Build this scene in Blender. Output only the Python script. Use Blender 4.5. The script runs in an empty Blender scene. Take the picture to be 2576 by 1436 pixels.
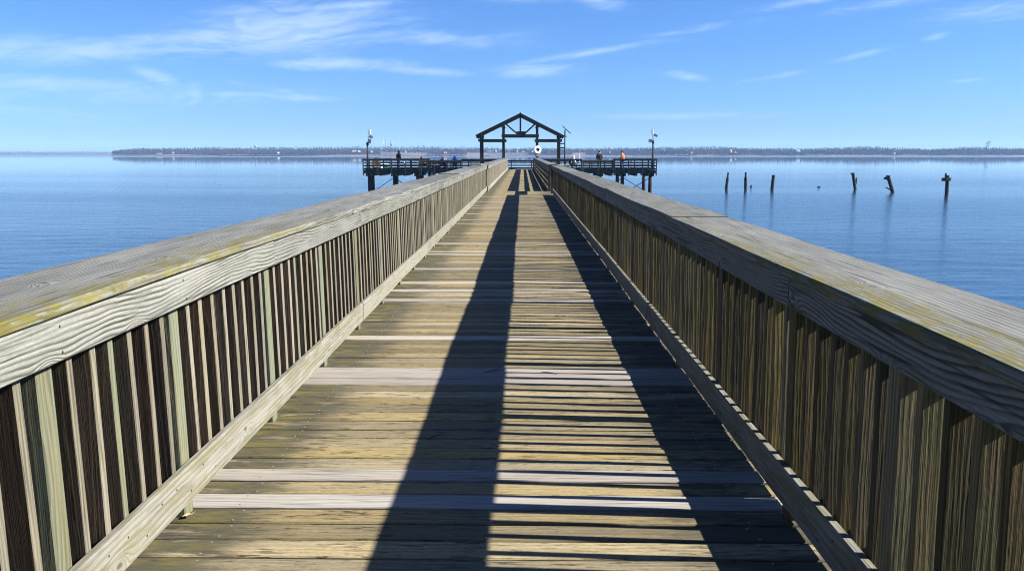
import bpy, bmesh, math, random
from mathutils import Vector, Matrix, noise as mnoise
R = math.radians
random.seed(7)
scene = bpy.context.scene
C = scene.collection

# ------------------------------------------------------------------ constants
DECK = 2.78            # deck top above the water
HC = 1.62              # eye above the deck
EYE = DECK + HC
F = 2100.0             # focal length in units of a 2576 px wide picture
VX, VY = 1315.0, 385.0

FC = 2074.0
PITCH = math.atan((718 - VY) / FC); YAW = math.atan((VX - 1288) * math.cos(PITCH) / FC)
ROT = Matrix.Rotation(YAW, 3, 'Z') @ Matrix.Rotation(R(90) - PITCH, 3, 'X')
def ray(x, y):
    return ROT @ Vector((x - 1288.0, 718.0 - y, -FC))
def at(x, y, Y):
    """a place Y metres out along the pier, from its bearing as surveyed on the 2576 px picture"""
    d = ray(x, y); return Vector((0, 0, EYE)) + d * (Y / d.y)
def on_level(x, y, z):
    d = ray(x, y); return Vector((0, 0, EYE)) + d * ((z - EYE) / d.z)

# ------------------------------------------------------------------ object helpers
def link(o, parent=None):
    C.objects.link(o)
    if parent is not None:
        o.parent = parent
        o.matrix_parent_inverse = Matrix.Translation(-parent.matrix_world.translation) if False else Matrix()
    return o

def tag(o, label=None, cat=None, group=None, kind=None):
    if label: o['label'] = label
    if cat: o['category'] = cat
    if group: o['group'] = group
    if kind: o['kind'] = kind
    return o

def empty(name, loc, label, cat, group=None, rz=0.0):
    o = bpy.data.objects.new(name, None)
    o.empty_display_size = 0.2
    o.location = loc
    o.rotation_euler = (0, 0, rz)
    C.objects.link(o)
    return tag(o, label, cat, group)

class MB:
    """collects swept boards, tubes and lathes; build() links them as ONE mesh object"""
    def __init__(self):
        self.v, self.f, self.uv, self.col, self.mi, self.sm = [], [], [], [], [], []
    def face(self, idx, uvs, col, mi=0, smooth=False):
        self.f.append(idx); self.uv.append(uvs); self.col.append(col); self.mi.append(mi); self.sm.append(smooth)
    def sweep(self, pts, wv, tv, w, t, ch=0.0, col=None, mi=0, u0=None, caps=True, side=None):
        """board: rectangle w x t (with chamfer) carried along pts; wv, tv the directions of width and thickness"""
        if col is None: col = (random.random(), 0.0, random.random(), 1.0)
        if u0 is None: u0 = random.random() * 20
        hw, ht = w / 2, t / 2
        if ch > 0:
            ring = [(-hw, -ht + ch), (-hw, ht - ch), (-hw + ch, ht), (hw - ch, ht), (hw, ht - ch), (hw, -ht + ch), (hw - ch, -ht), (-hw + ch, -ht)]
        else:
            ring = [(-hw, -ht), (-hw, ht), (hw, ht), (hw, -ht)]
        n = len(ring); base = len(self.v)
        per = [0.0]
        for i in range(n):
            a, b = ring[i], ring[(i + 1) % n]
            per.append(per[-1] + math.hypot(a[0] - b[0], a[1] - b[1]))
        wv = Vector(wv); tv = Vector(tv)
        us = [u0]
        for k, p in enumerate(pts):
            p = Vector(p)
            if k: us.append(us[-1] + (p - Vector(pts[k - 1])).length)
            for (a, b) in ring:
                q = p + wv * a + tv * b
                self.v.append((q.x, q.y, q.z))
        m = len(pts)
        for k in range(m - 1):
            for i in range(n):
                j = (i + 1) % n
                a, b = base + k * n + i, base + k * n + j
                c, d = base + (k + 1) * n + j, base + (k + 1) * n + i
                self.face((a, b, c, d), ((us[k], per[i]), (us[k], per[i + 1]), (us[k + 1], per[i + 1]), (us[k + 1], per[i])), col, side.get(i, mi) if side else mi)
        if caps:
            self.face(tuple(base + i for i in reversed(range(n))), tuple((ring[i][0] + u0, ring[i][1]) for i in reversed(range(n))), col, mi)
            e = base + (m - 1) * n
            self.face(tuple(e + i for i in range(n)), tuple((ring[i][0] + u0, ring[i][1]) for i in range(n)), col, mi)
    def box(self, c, s, ch=0.0, col=None, mi=0, rz=0.0, ry=0.0, rx=0.0, axis=None):
        """box with centre c and size s, its grain along the longest side"""
        M = Matrix.Rotation(rz, 3, 'Z') @ Matrix.Rotation(ry, 3, 'Y') @ Matrix.Rotation(rx, 3, 'X')
        ax = [M @ Vector((1, 0, 0)), M @ Vector((0, 1, 0)), M @ Vector((0, 0, 1))]
        L = axis if axis is not None else max(range(3), key=lambda i: s[i])
        W, T = [i for i in range(3) if i != L]
        c = Vector(c)
        self.sweep([c - ax[L] * s[L] / 2, c + ax[L] * s[L] / 2], ax[W], ax[T], s[W], s[T], ch, col, mi)
    def bar(self, a, b, w, t, up=(0, 0, 1), ch=0.0, col=None, mi=0):
        a, b = Vector(a), Vector(b); d = (b - a).normalized(); up = Vector(up)
        s = d.cross(up)
        if s.length < 1e-4: s = d.cross(Vector((0, 1, 0)))
        s.normalize(); u = s.cross(d)
        self.sweep([a, b], s, u, w, t, ch, col, mi)
    def tube(self, pts, rad, n=10, col=None, mi=0, caps=True, smooth=True):
        if col is None: col = (random.random(), 0.0, random.random(), 1.0)
        pts = [Vector(p) for p in pts]; base = len(self.v)
        if not hasattr(rad, '__len__'): rad = [rad] * len(pts)
        ref = None; u = random.random() * 9; us = []
        for k, p in enumerate(pts):
            d = (pts[min(k + 1, len(pts) - 1)] - pts[max(k - 1, 0)]).normalized()
            if ref is None:
                ref = Vector((1, 0, 0)) if abs(d.x) < .8 else Vector((0, 1, 0))
            s = (ref - d * ref.dot(d)).normalized(); q = d.cross(s); ref = s
            if k: u += (p - pts[k - 1]).length
            us.append(u)
            for i in range(n):
                a = 2 * math.pi * i / n
                w = p + (s * math.cos(a) + q * math.sin(a)) * rad[k]
                self.v.append((w.x, w.y, w.z))
        for k in range(len(pts) - 1):
            for i in range(n):
                j = (i + 1) % n
                per = 2 * math.pi * max(rad[k], .001) / n
                self.face((base + k * n + i, base + k * n + j, base + (k + 1) * n + j, base + (k + 1) * n + i),
                          ((us[k], per * i), (us[k], per * (i + 1)), (us[k + 1], per * (i + 1)), (us[k + 1], per * i)), col, mi, smooth)
        if caps:
            self.face(tuple(base + i for i in reversed(range(n))), tuple((0, 0) for _ in range(n)), col, mi)
            e = base + (len(pts) - 1) * n
            self.face(tuple(e + i for i in range(n)), tuple((0, 0) for _ in range(n)), col, mi)
    def quad(self, a, b, c, d, col=None, mi=0, uv=None):
        if col is None: col = (random.random(), 0.0, random.random(), 1.0)
        n = len(self.v); self.v += [tuple(a), tuple(b), tuple(c), tuple(d)]
        self.face((n, n + 1, n + 2, n + 3), uv or ((0, 0), (1, 0), (1, 1), (0, 1)), col, mi)
    def poly(self, pts, faces, col=None, mi=0, smooth=False):
        if col is None: col = (random.random(), 0.0, random.random(), 1.0)
        n = len(self.v); self.v += [tuple(p) for p in pts]
        for f in faces:
            self.face(tuple(n + i for i in f), tuple((pts[i][0], pts[i][1]) for i in f), col, mi, smooth)
    def ball(self, c, r, n=10, m=7, col=None, mi=0):
        if col is None: col = (random.random(), 0.0, random.random(), 1.0)
        rx, ry, rz = r if hasattr(r, '__len__') else (r, r, r)
        pts, fs = [], []
        for j in range(m + 1):
            th = math.pi * j / m
            for i in range(n):
                ph = 2 * math.pi * i / n
                pts.append((c[0] + rx * math.sin(th) * math.cos(ph), c[1] + ry * math.sin(th) * math.sin(ph), c[2] - rz * math.cos(th)))
        for j in range(m):
            for i in range(n):
                k = (i + 1) % n
                fs.append((j * n + i, j * n + k, (j + 1) * n + k, (j + 1) * n + i))
        self.poly(pts, fs, col, mi, True)
    def build(self, name, mats, parent=None, origin=None):
        me = bpy.data.meshes.new(name)
        o0 = Vector(origin) if origin is not None else (Vector(parent_origin(parent)) if parent is not None else Vector((0, 0, 0)))
        vs = [(x - o0.x, y - o0.y, z - o0.z) for x, y, z in self.v] if o0.length > 0 else self.v
        me.from_pydata(vs, [], self.f)
        ul = me.uv_layers.new(name='UVMap')
        flat = [c for fu in self.uv for p in fu for c in p]
        ul.data.foreach_set('uv', flat)
        ca = me.color_attributes.new('rnd', 'FLOAT_COLOR', 'CORNER')
        fc = [c for fu, col in zip(self.uv, self.col) for _ in fu for c in col]
        ca.data.foreach_set('color', fc)
        me.polygons.foreach_set('material_index', self.mi)
        me.polygons.foreach_set('use_smooth', self.sm)
        if not isinstance(mats, (list, tuple)): mats = [mats]
        for m in mats: me.materials.append(m)
        me.update()
        bm = bmesh.new(); bm.from_mesh(me); bmesh.ops.recalc_face_normals(bm, faces=bm.faces); bm.to_mesh(me); bm.free(); me.update()
        o = bpy.data.objects.new(name, me)
        C.objects.link(o)
        if parent is not None:
            o.parent = parent
        elif origin is not None:
            o.location = o0
        return o

def parent_origin(p):
    v = Vector((0, 0, 0))
    while p is not None:
        v += Vector(p.location); p = p.parent
    return v

# ------------------------------------------------------------------ node helpers
class NT:
    def __init__(self, tree):
        self.t = tree; self.n = tree.nodes; self.l = tree.links
    def new(self, typ, **kw):
        nd = self.n.new(typ)
        for k, v in kw.items(): setattr(nd, k, v)
        return nd
    def put(self, sock, val):
        if val is None: return
        if isinstance(val, bpy.types.NodeSocket): self.l.new(val, sock)
        else:
            if hasattr(sock.default_value, '__len__') and hasattr(val, '__len__') and len(sock.default_value) == 4 and len(val) == 3:
                val = tuple(val) + (1,)
            sock.default_value = val
    def m(self, op, a, b=None, c=None, clamp=False):
        nd = self.new('ShaderNodeMath', operation=op, use_clamp=clamp)
        self.put(nd.inputs[0], a); self.put(nd.inputs[1], b); self.put(nd.inputs[2], c)
        return nd.outputs[0]
    def comb(self, x, y, z=0.0):
        nd = self.new('ShaderNodeCombineXYZ')
        self.put(nd.inputs[0], x); self.put(nd.inputs[1], y); self.put(nd.inputs[2], z)
        return nd.outputs[0]
    def sep(self, v):
        nd = self.new('ShaderNodeSeparateXYZ'); self.put(nd.inputs[0], v)
        return nd.outputs
    def noise(self, vec, scale=1.0, detail=2.0, rough=0.5, dist=0.0):
        nd = self.new('ShaderNodeTexNoise')
        self.put(nd.inputs['Vector'], vec); nd.inputs['Scale'].default_value = scale
        nd.inputs['Detail'].default_value = detail; nd.inputs['Roughness'].default_value = rough
        nd.inputs['Distortion'].default_value = dist
        return nd.outputs[0]
    def ss(self, x, lo, hi, a=0.0, b=1.0):
        nd = self.new('ShaderNodeMapRange', interpolation_type='SMOOTHSTEP', clamp=True)
        self.put(nd.inputs[0], x); nd.inputs[1].default_value = lo; nd.inputs[2].default_value = hi
        nd.inputs[3].default_value = a; nd.inputs[4].default_value = b
        return nd.outputs[0]
    def lin(self, x, lo, hi, a=0.0, b=1.0):
        nd = self.new('ShaderNodeMapRange', clamp=True)
        self.put(nd.inputs[0], x); nd.inputs[1].default_value = lo; nd.inputs[2].default_value = hi
        nd.inputs[3].default_value = a; nd.inputs[4].default_value = b
        return nd.outputs[0]
    def mix(self, f, a, b, mode='MIX'):
        nd = self.new('ShaderNodeMix', data_type='RGBA', blend_type=mode)
        nd.clamp_factor = True
        self.put(nd.inputs[0], f); self.put(nd.inputs[6], a); self.put(nd.inputs[7], b)
        return nd.outputs[2]

def new_mat(name):
    m = bpy.data.materials.new(name); m.use_nodes = True
    t = NT(m.node_tree); t.n.clear()
    out = t.new('ShaderNodeOutputMaterial'); b = t.new('ShaderNodeBsdfPrincipled')
    t.l.new(b.outputs[0], out.inputs[0])
    return m, t, b

def plain(name, col, rough=0.6, metal=0.0, var=0.25, scale=6.0, spec=0.4):
    m, t, b = new_mat(name)
    tc = t.new('ShaderNodeTexCoord')
    n = t.noise(tc.outputs['Object'], scale, 4, .6)
    c2 = tuple(c * (1 - var) for c in col); c1 = tuple(min(1, c * (1 + var * .5)) for c in col)
    t.put(b.inputs['Base Color'], t.mix(n, c2, c1))
    b.inputs['Roughness'].default_value = rough; b.inputs['Metallic'].default_value = metal
    b.inputs['Specular IOR Level'].default_value = spec
    return m

AL = 0.32              # weathered wood reflects about a fifth of the light
def wood(name, light, dark, K=45.0, warp=2.2, band=0.6, fibre=0.5, crack=0.5, moss=(.20, .18, .03), stain=None,
         tint2=None, bump=0.35, rough=0.85, wu=0.9, wv=5.0, tone=0.5, cku=2.6, ckv=95.0, knots=0.0, grit=0.0):
    """weathered board: u along the board, v across it; ring lines, fibres, checks, moss and stains with shapes of their own"""
    light, dark = tuple(c * AL for c in light), tuple(c * AL for c in dark)
    if tint2 is not None: tint2 = tuple(c * AL for c in tint2)
    moss = tuple(c * AL * 1.2 for c in moss)
    m, t, b = new_mat(name)
    uv = t.new('ShaderNodeUVMap', uv_map='UVMap').outputs[0]
    at_ = t.new('ShaderNodeVertexColor', layer_name='rnd')
    rs = t.new('ShaderNodeSeparateColor'); t.l.new(at_.outputs[0], rs.inputs[0])
    r, g, s = rs.outputs
    x = t.sep(uv); u, v = x[0], x[1]
    seed = t.m('MULTIPLY', s, 91.7)
    # growth rings: v plus a warp that varies slowly along the board closes into cathedrals and knots
    w1 = t.noise(t.comb(t.m('MULTIPLY', u, wu), t.m('MULTIPLY', v, wv), seed), 1.0, 2.0, .45)
    w2 = t.noise(t.comb(t.m('MULTIPLY', u, 6.0), t.m('MULTIPLY', v, 22.0), seed), 1.0, 2.0, .5)
    vary = t.lin(t.m('FRACT', t.m('MULTIPLY', s, 7.31)), 0, 1, .25, 1.25)
    gg = t.m('ADD', t.m('MULTIPLY', v, K), t.m('ADD', t.m('MULTIPLY', t.m('MULTIPLY', w1, vary), warp * 5), t.m('MULTIPLY', w2, .55)))
    if knots:
        vo = t.new('ShaderNodeTexVoronoi', voronoi_dimensions='2D', feature='F1'); vo.inputs['Scale'].default_value = 1.0
        t.l.new(t.comb(t.m('ADD', t.m('MULTIPLY', u, knots * .55), t.m('MULTIPLY', seed, 3.7)), t.m('MULTIPLY', v, knots)), vo.inputs['Vector'])
        kd = t.m('DIVIDE', vo.outputs['Distance'], knots)
        gg = t.m('ADD', gg, t.m('MULTIPLY', t.m('EXPONENT', t.m('MULTIPLY', t.m('POWER', t.m('DIVIDE', kd, .034), 2.0), -1.0)), 3.6))
        core = t.ss(kd, .006, .016, 1.0, .0)
    fr = t.m('FRACT', gg)
    line = t.m('MULTIPLY', t.ss(fr, 0.25, 0.86), t.ss(fr, 0.9, 1.0, 1.0, 0.0))
    fib = t.noise(t.comb(t.m('MULTIPLY', u, 3.5), t.m('MULTIPLY', v, 260.0), seed), 1.0, 3.0, .6)
    fibc = t.lin(fib, .3, .7)
    ck = t.noise(t.comb(t.m('MULTIPLY', u, cku), t.m('MULTIPLY', v, ckv), t.m('ADD', seed, 7.0)), 1.0, 4.0, .62)
    area = t.ss(t.noise(t.comb(t.m('MULTIPLY', u, .8), t.m('MULTIPLY', v, 6.0), t.m('ADD', seed, 3.0)), 1.0, 2.0), .35, .62, .35, 1.0)
    ckm = t.m('MULTIPLY', t.ss(ck, .55, .64), area)
    blot = t.noise(t.comb(t.m('MULTIPLY', u, 1.4), t.m('MULTIPLY', v, 7.0), t.m('ADD', seed, 11.0)), 1.0, 4.0, .6)
    bandm = t.ss(t.noise(t.comb(t.m('MULTIPLY', u, 1.9), t.m('MULTIPLY', v, 9.0), t.m('ADD', seed, 17.0)), 1.0, 2.0), .3, .65, band * .45, min(1.0, band * 1.15))
    f = t.m('SUBTRACT', 1.0, t.m('MULTIPLY', line, bandm))
    f = t.m('MULTIPLY', f, t.m('SUBTRACT', 1.0, t.m('MULTIPLY', t.m('SUBTRACT', 1.0, fibc), fibre)))
    col = t.mix(f, dark, light)
    if grit:
        gn = t.noise(t.comb(t.m('MULTIPLY', u, 38.0), t.m('MULTIPLY', v, 120.0), seed), 1.0, 3.0, .7)
        f = t.m('MULTIPLY', f, t.lin(gn, .32, .62, 1.0 - grit, 1.0 + grit * .3))
        col = t.mix(f, dark, light)
    if tint2 is not None:
        col = t.mix(t.ss(blot, .4, .68), col, t.mix(f, dark, tint2))
    col = t.mix(t.m('MULTIPLY', ckm, crack), col, tuple(c * .32 for c in dark))
    if knots: col = t.mix(t.m('MULTIPLY', core, .85), col, tuple(c * .8 for c in dark))
    # brightness of this board
    br = t.lin(r, 0, 1, 1.0 - tone * .5, 1.0 + tone * .28)
    hs = t.new('ShaderNodeHueSaturation'); t.l.new(col, hs.inputs['Color']); t.l.new(br, hs.inputs['Value'])
    t.l.new(t.lin(s, 0, 1, .75, 1.05), hs.inputs['Saturation'])
    col = hs.outputs[0]
    if stain is not None:
        col = stain(t, u, v, seed, col)
    mo = t.noise(t.comb(t.m('MULTIPLY', u, 3.0), t.m('MULTIPLY', v, 16.0), t.m('ADD', seed, 23.0)), 1.0, 5.0, .65)
    mm = t.m('MULTIPLY', t.ss(mo, .42, .62), g)
    col = t.mix(mm, col, t.mix(fibc, tuple(c * .6 for c in moss), moss))
    t.put(b.inputs['Base Color'], col)
    b.inputs['Roughness'].default_value = rough
    b.inputs['Specular IOR Level'].default_value = .25
    hgt = t.m('SUBTRACT', t.m('ADD', t.m('MULTIPLY', fibc, .35), t.m('MULTIPLY', line, .5)), t.m('MULTIPLY', ckm, 1.0))
    bp = t.new('ShaderNodeBump'); bp.inputs['Strength'].default_value = bump; bp.inputs['Distance'].default_value = .006
    t.l.new(hgt, bp.inputs['Height']); t.l.new(bp.outputs[0], b.inputs['Normal'])
    return m

def deck_algae_and_dark(t, u, v, seed, col):
    """black-green algae where damp lies along the left kickboard, in ragged tongues on each plank; planks darken to the right too (u is metres across the walk)"""
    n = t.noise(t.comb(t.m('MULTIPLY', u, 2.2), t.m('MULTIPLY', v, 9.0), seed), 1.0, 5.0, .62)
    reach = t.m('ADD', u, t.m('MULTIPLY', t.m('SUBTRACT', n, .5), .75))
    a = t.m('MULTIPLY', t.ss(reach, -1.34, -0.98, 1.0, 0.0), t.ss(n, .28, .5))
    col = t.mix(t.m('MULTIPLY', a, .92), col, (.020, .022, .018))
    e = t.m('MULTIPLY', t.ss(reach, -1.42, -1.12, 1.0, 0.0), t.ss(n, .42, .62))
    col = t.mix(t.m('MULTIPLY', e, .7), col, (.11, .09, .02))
    b = t.m('MULTIPLY', t.ss(reach, .45, .95), t.ss(n, .35, .55))  # ragged darker zone over the right side of the planks
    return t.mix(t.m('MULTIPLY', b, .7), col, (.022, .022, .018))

M = {}
M['plank'] = wood('weathered_plank', (.79, .615, .275), (.22, .155, .065), K=34, warp=1.3, band=.30, fibre=.62, crack=.97, cku=8.0, ckv=70.0, grit=.35,
                  tint2=(.66, .56, .30), stain=deck_algae_and_dark, tone=.9, bump=.6, wu=.5, wv=4)
M['pale'] = wood('pale_plank', (.86, .79, .68), (.36, .30, .24), K=40, warp=1.2, band=.45, fibre=.4, crack=.7, cku=2.5, ckv=60.0, tint2=(.72, .66, .57), tone=.5, bump=.25)
M['cap'] = wood('grey_cap_board', (.46, .47, .43), (.10, .095, .08), K=46, warp=2.3, band=.75, fibre=.5, crack=.85, cku=1.5, ckv=60.0, tint2=(.33, .345, .33), tone=.6, wu=.7, wv=3.2, knots=1.8)
M['rail'] = wood('grey_rail_board', (.56, .56, .50), (.07, .065, .045), K=60, warp=2.3, band=.85, fibre=.5, crack=.9, cku=1.3, ckv=60.0, tint2=(.44, .47, .40), tone=.5, wu=.9, wv=3.6, knots=2.2, grit=.2, bump=.14)
M['kick'] = wood('kick_board', (.54, .52, .42), (.15, .13, .085), K=36, warp=1.5, band=.45, fibre=.35, crack=.4, tint2=(.55, .52, .38), tone=.35, knots=2.4, cku=1.6, ckv=80.0)
M['picket'] = wood('mossy_shaded_picket', (.54, .38, .115), (.055, .036, .018), K=60, warp=1.6, band=.62, fibre=.55, crack=.7, tint2=(.40, .36, .11), tone=1.25, wu=.7, cku=2.0, ckv=60.0)  # mossy brown wood, kept darker than the sunny rail's to paint in shade
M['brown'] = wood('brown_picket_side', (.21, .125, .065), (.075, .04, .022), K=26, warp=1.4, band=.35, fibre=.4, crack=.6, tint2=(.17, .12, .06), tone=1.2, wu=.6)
M['bleached_lit'] = wood('bleached_lit_picket', (.56, .50, .36), (.085, .06, .035), K=60, warp=1.6, band=.55, fibre=.5, crack=.7, tint2=(.48, .46, .33), tone=.6, wu=.7)  # bleached wood, lightened further to paint sunlight onto the left pickets' faces
M['post'] = wood('green_post_wood', (.36, .41, .28), (.12, .125, .07), K=40, warp=1.6, band=.55, fibre=.45, crack=.3, tint2=(.42, .40, .24), tone=.4)
M['dark'] = wood('dark_wet_timber', (.105, .105, .070), (.030, .030, .020), K=30, warp=1.4, band=.5, fibre=.5, crack=.5, tint2=(.075, .085, .05), tone=.6, wu=.5)
M['grey'] = wood('greyed_timber', (.20, .19, .15), (.06, .055, .04), K=30, warp=1.4, band=.5, fibre=.5, crack=.5, tone=.5)
M['pile'] = wood('old_pile', (.06, .052, .04), (.016, .015, .012), K=30, warp=1.4, band=.5, fibre=.6, crack=.7, tint2=(.07, .07, .045), tone=.5)
M['nail'] = plain('rusty_nail', (.035, .028, .024), .6, .4)
M['metal'] = plain('grey_metal', (.28, .29, .30), .45, .6)
M['white'] = plain('white_plastic', (.85, .85, .84), .45, 0, .06)
M['panel'] = plain('solar_panel_glass', (.020, .024, .040), .18, 0, .2)
M['black'] = plain('black_cloth', (.002, .002, .003), .9, 0, .3, 30)
M['maroon'] = plain('dark_maroon_cloth', (.006, .002, .003), .9, 0, .3, 20)
M['denim'] = plain('blue_denim', (.02, .04, .11), .9, 0, .3, 30)
M['navy'] = plain('navy_cloth', (.006, .008, .02), .9, 0, .3, 30)
M['blue'] = plain('bright_blue_cloth', (.030, .085, .55), .85, 0, .2, 20)
M['orange'] = plain('orange_cloth', (.50, .10, .014), .85, 0, .12, 20)
M['pale_cloth'] = plain('pale_grey_cloth', (.55, .55, .56), .9, 0, .15, 20)
M['skin'] = plain('skin', (.42, .25, .17), .6, 0, .1, 20)
M['hair'] = plain('dark_hair', (.02, .015, .012), .8, 0, .2, 40)
M['red'] = plain('red_plastic', (.55, .05, .06), .5, 0, .1)
M['teal'] = plain('teal_plastic', (.03, .20, .20), .5, 0, .15)
M['ochre'] = plain('ochre_canvas', (.17, .075, .015), .85, 0, .3, 12)
M['sign_red'] = plain('faded_red_paint', (.20, .03, .025), .7, 0, .3, 30)
M['roof'] = plain('dark_roof_boards', (.010, .009, .009), .9, 0, .3, 3)
M['leaf'] = plain('dry_leaf', (.42, .30, .15), .8, 0, .3, 60)
M['rod'] = plain('rod_blank', (.02, .02, .03), .4, 0, .2)

X, Y, Z = Vector((1, 0, 0)), Vector((0, 1, 0)), Vector((0, 0, 1))

# ------------------------------------------------------------------ boardwalk
pale_y = [on_level(1315, d, DECK).y for d in (495, 509, 518, 524, 538, 554, 563, 612, 634, 641, 676, 714, 731, 759)]
walk = empty('boardwalk', (0, 0, DECK), 'long plank boardwalk of weathered boards, a few replaced by pale new ones', 'boardwalk')
planks = MB()
PW = 0.1575; y = 3.595 - PW * 43; kp = -43
pale_k = {0, 2, 13, 14, 15, 22} | {int((p - 3.595) // PW) for p in pale_y}
while y < 82.0:
    yc = y + PW / 2
    pale = kp in pale_k; kp += 1
    dz = random.uniform(-.0035, .0035) + (.004 if pale else 0)
    xl, xr = -1.80 + random.uniform(-.02, .02), 1.49 + random.uniform(-.02, .02)
    gap = random.choice((.010, .012, .014, .018)) if yc < 45 else .007
    ns = 6 if yc < 14 else 2
    pts = []
    for k in range(ns + 1):
        xx = xl + (xr - xl) * k / ns
        pts.append((xx, yc + random.uniform(-.0012, .0012), DECK - .019 + dz + random.uniform(-.0015, .0015) * (0 < k < ns)))
    r = random.random()
    if random.random() < .22: r *= .4
    planks.sweep(pts, Y, Z, PW - gap, .038, .006, (r, .0, random.random(), 1), 1 if pale else 0, u0=xl)
    # two nail heads near each end and over the middle stringer
    if yc < 12:
        for nx in (-1.30, -.15, 1.0):
            for dy in (-.05, .05):
                a = Vector((nx + random.uniform(-.02, .02), yc + dy, DECK + dz + .0015))
                planks.sweep([a - Z * .004, a], X, Y, .009, .009, .0025, None, 2)
    y += PW
planks.build('decking', [M['plank'], M['pale'], M['metal']], walk)
for sx in (-1.62, -.15, 1.30):
    b_ = MB(); b_.box((sx, 39.5, DECK - .038 - .155), (.09, 85, .30), 0, mi=0); b_.build('stringer', M['dark'], walk)
for k in range(28):
    yy = -1 + k * 3.02
    b_ = MB(); b_.box((-.15, yy, DECK - .036 - .30 - .17), (3.3, .25, .30)); b_.build('cross_beam', M['dark'], walk)
    for sx in (-1.45, 1.15):
        b_ = MB(); b_.tube([(sx, yy, -1.2), (sx, yy, DECK - .65)], [.17, .15], 12); b_.build('pile', M['pile'], walk)

# ------------------------------------------------------------------ railings
LEAN = -0.018
def wavy(y0, y1, x, z, amp_x=.005, amp_z=.004, step=.33, seed=0.0):
    n = max(1, int(round((y1 - y0) / step)))
    pts = []
    for k in range(n + 1):
        yy = y0 + (y1 - y0) * k / n
        pts.append((x + amp_x * mnoise.noise((yy * .55, seed, 1.3)), yy, z + amp_z * mnoise.noise((yy * .5, seed, 7.7))))
    return pts

def spans(y0, y1, first, step):
    cuts = [y0]; c = first
    while c < y1 - .6:
        if c > y0 + .3: cuts.append(c)
        c += step if not isinstance(step, tuple) else random.uniform(*step)
    cuts.append(y1)
    return list(zip(cuts[:-1], cuts[1:]))

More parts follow.
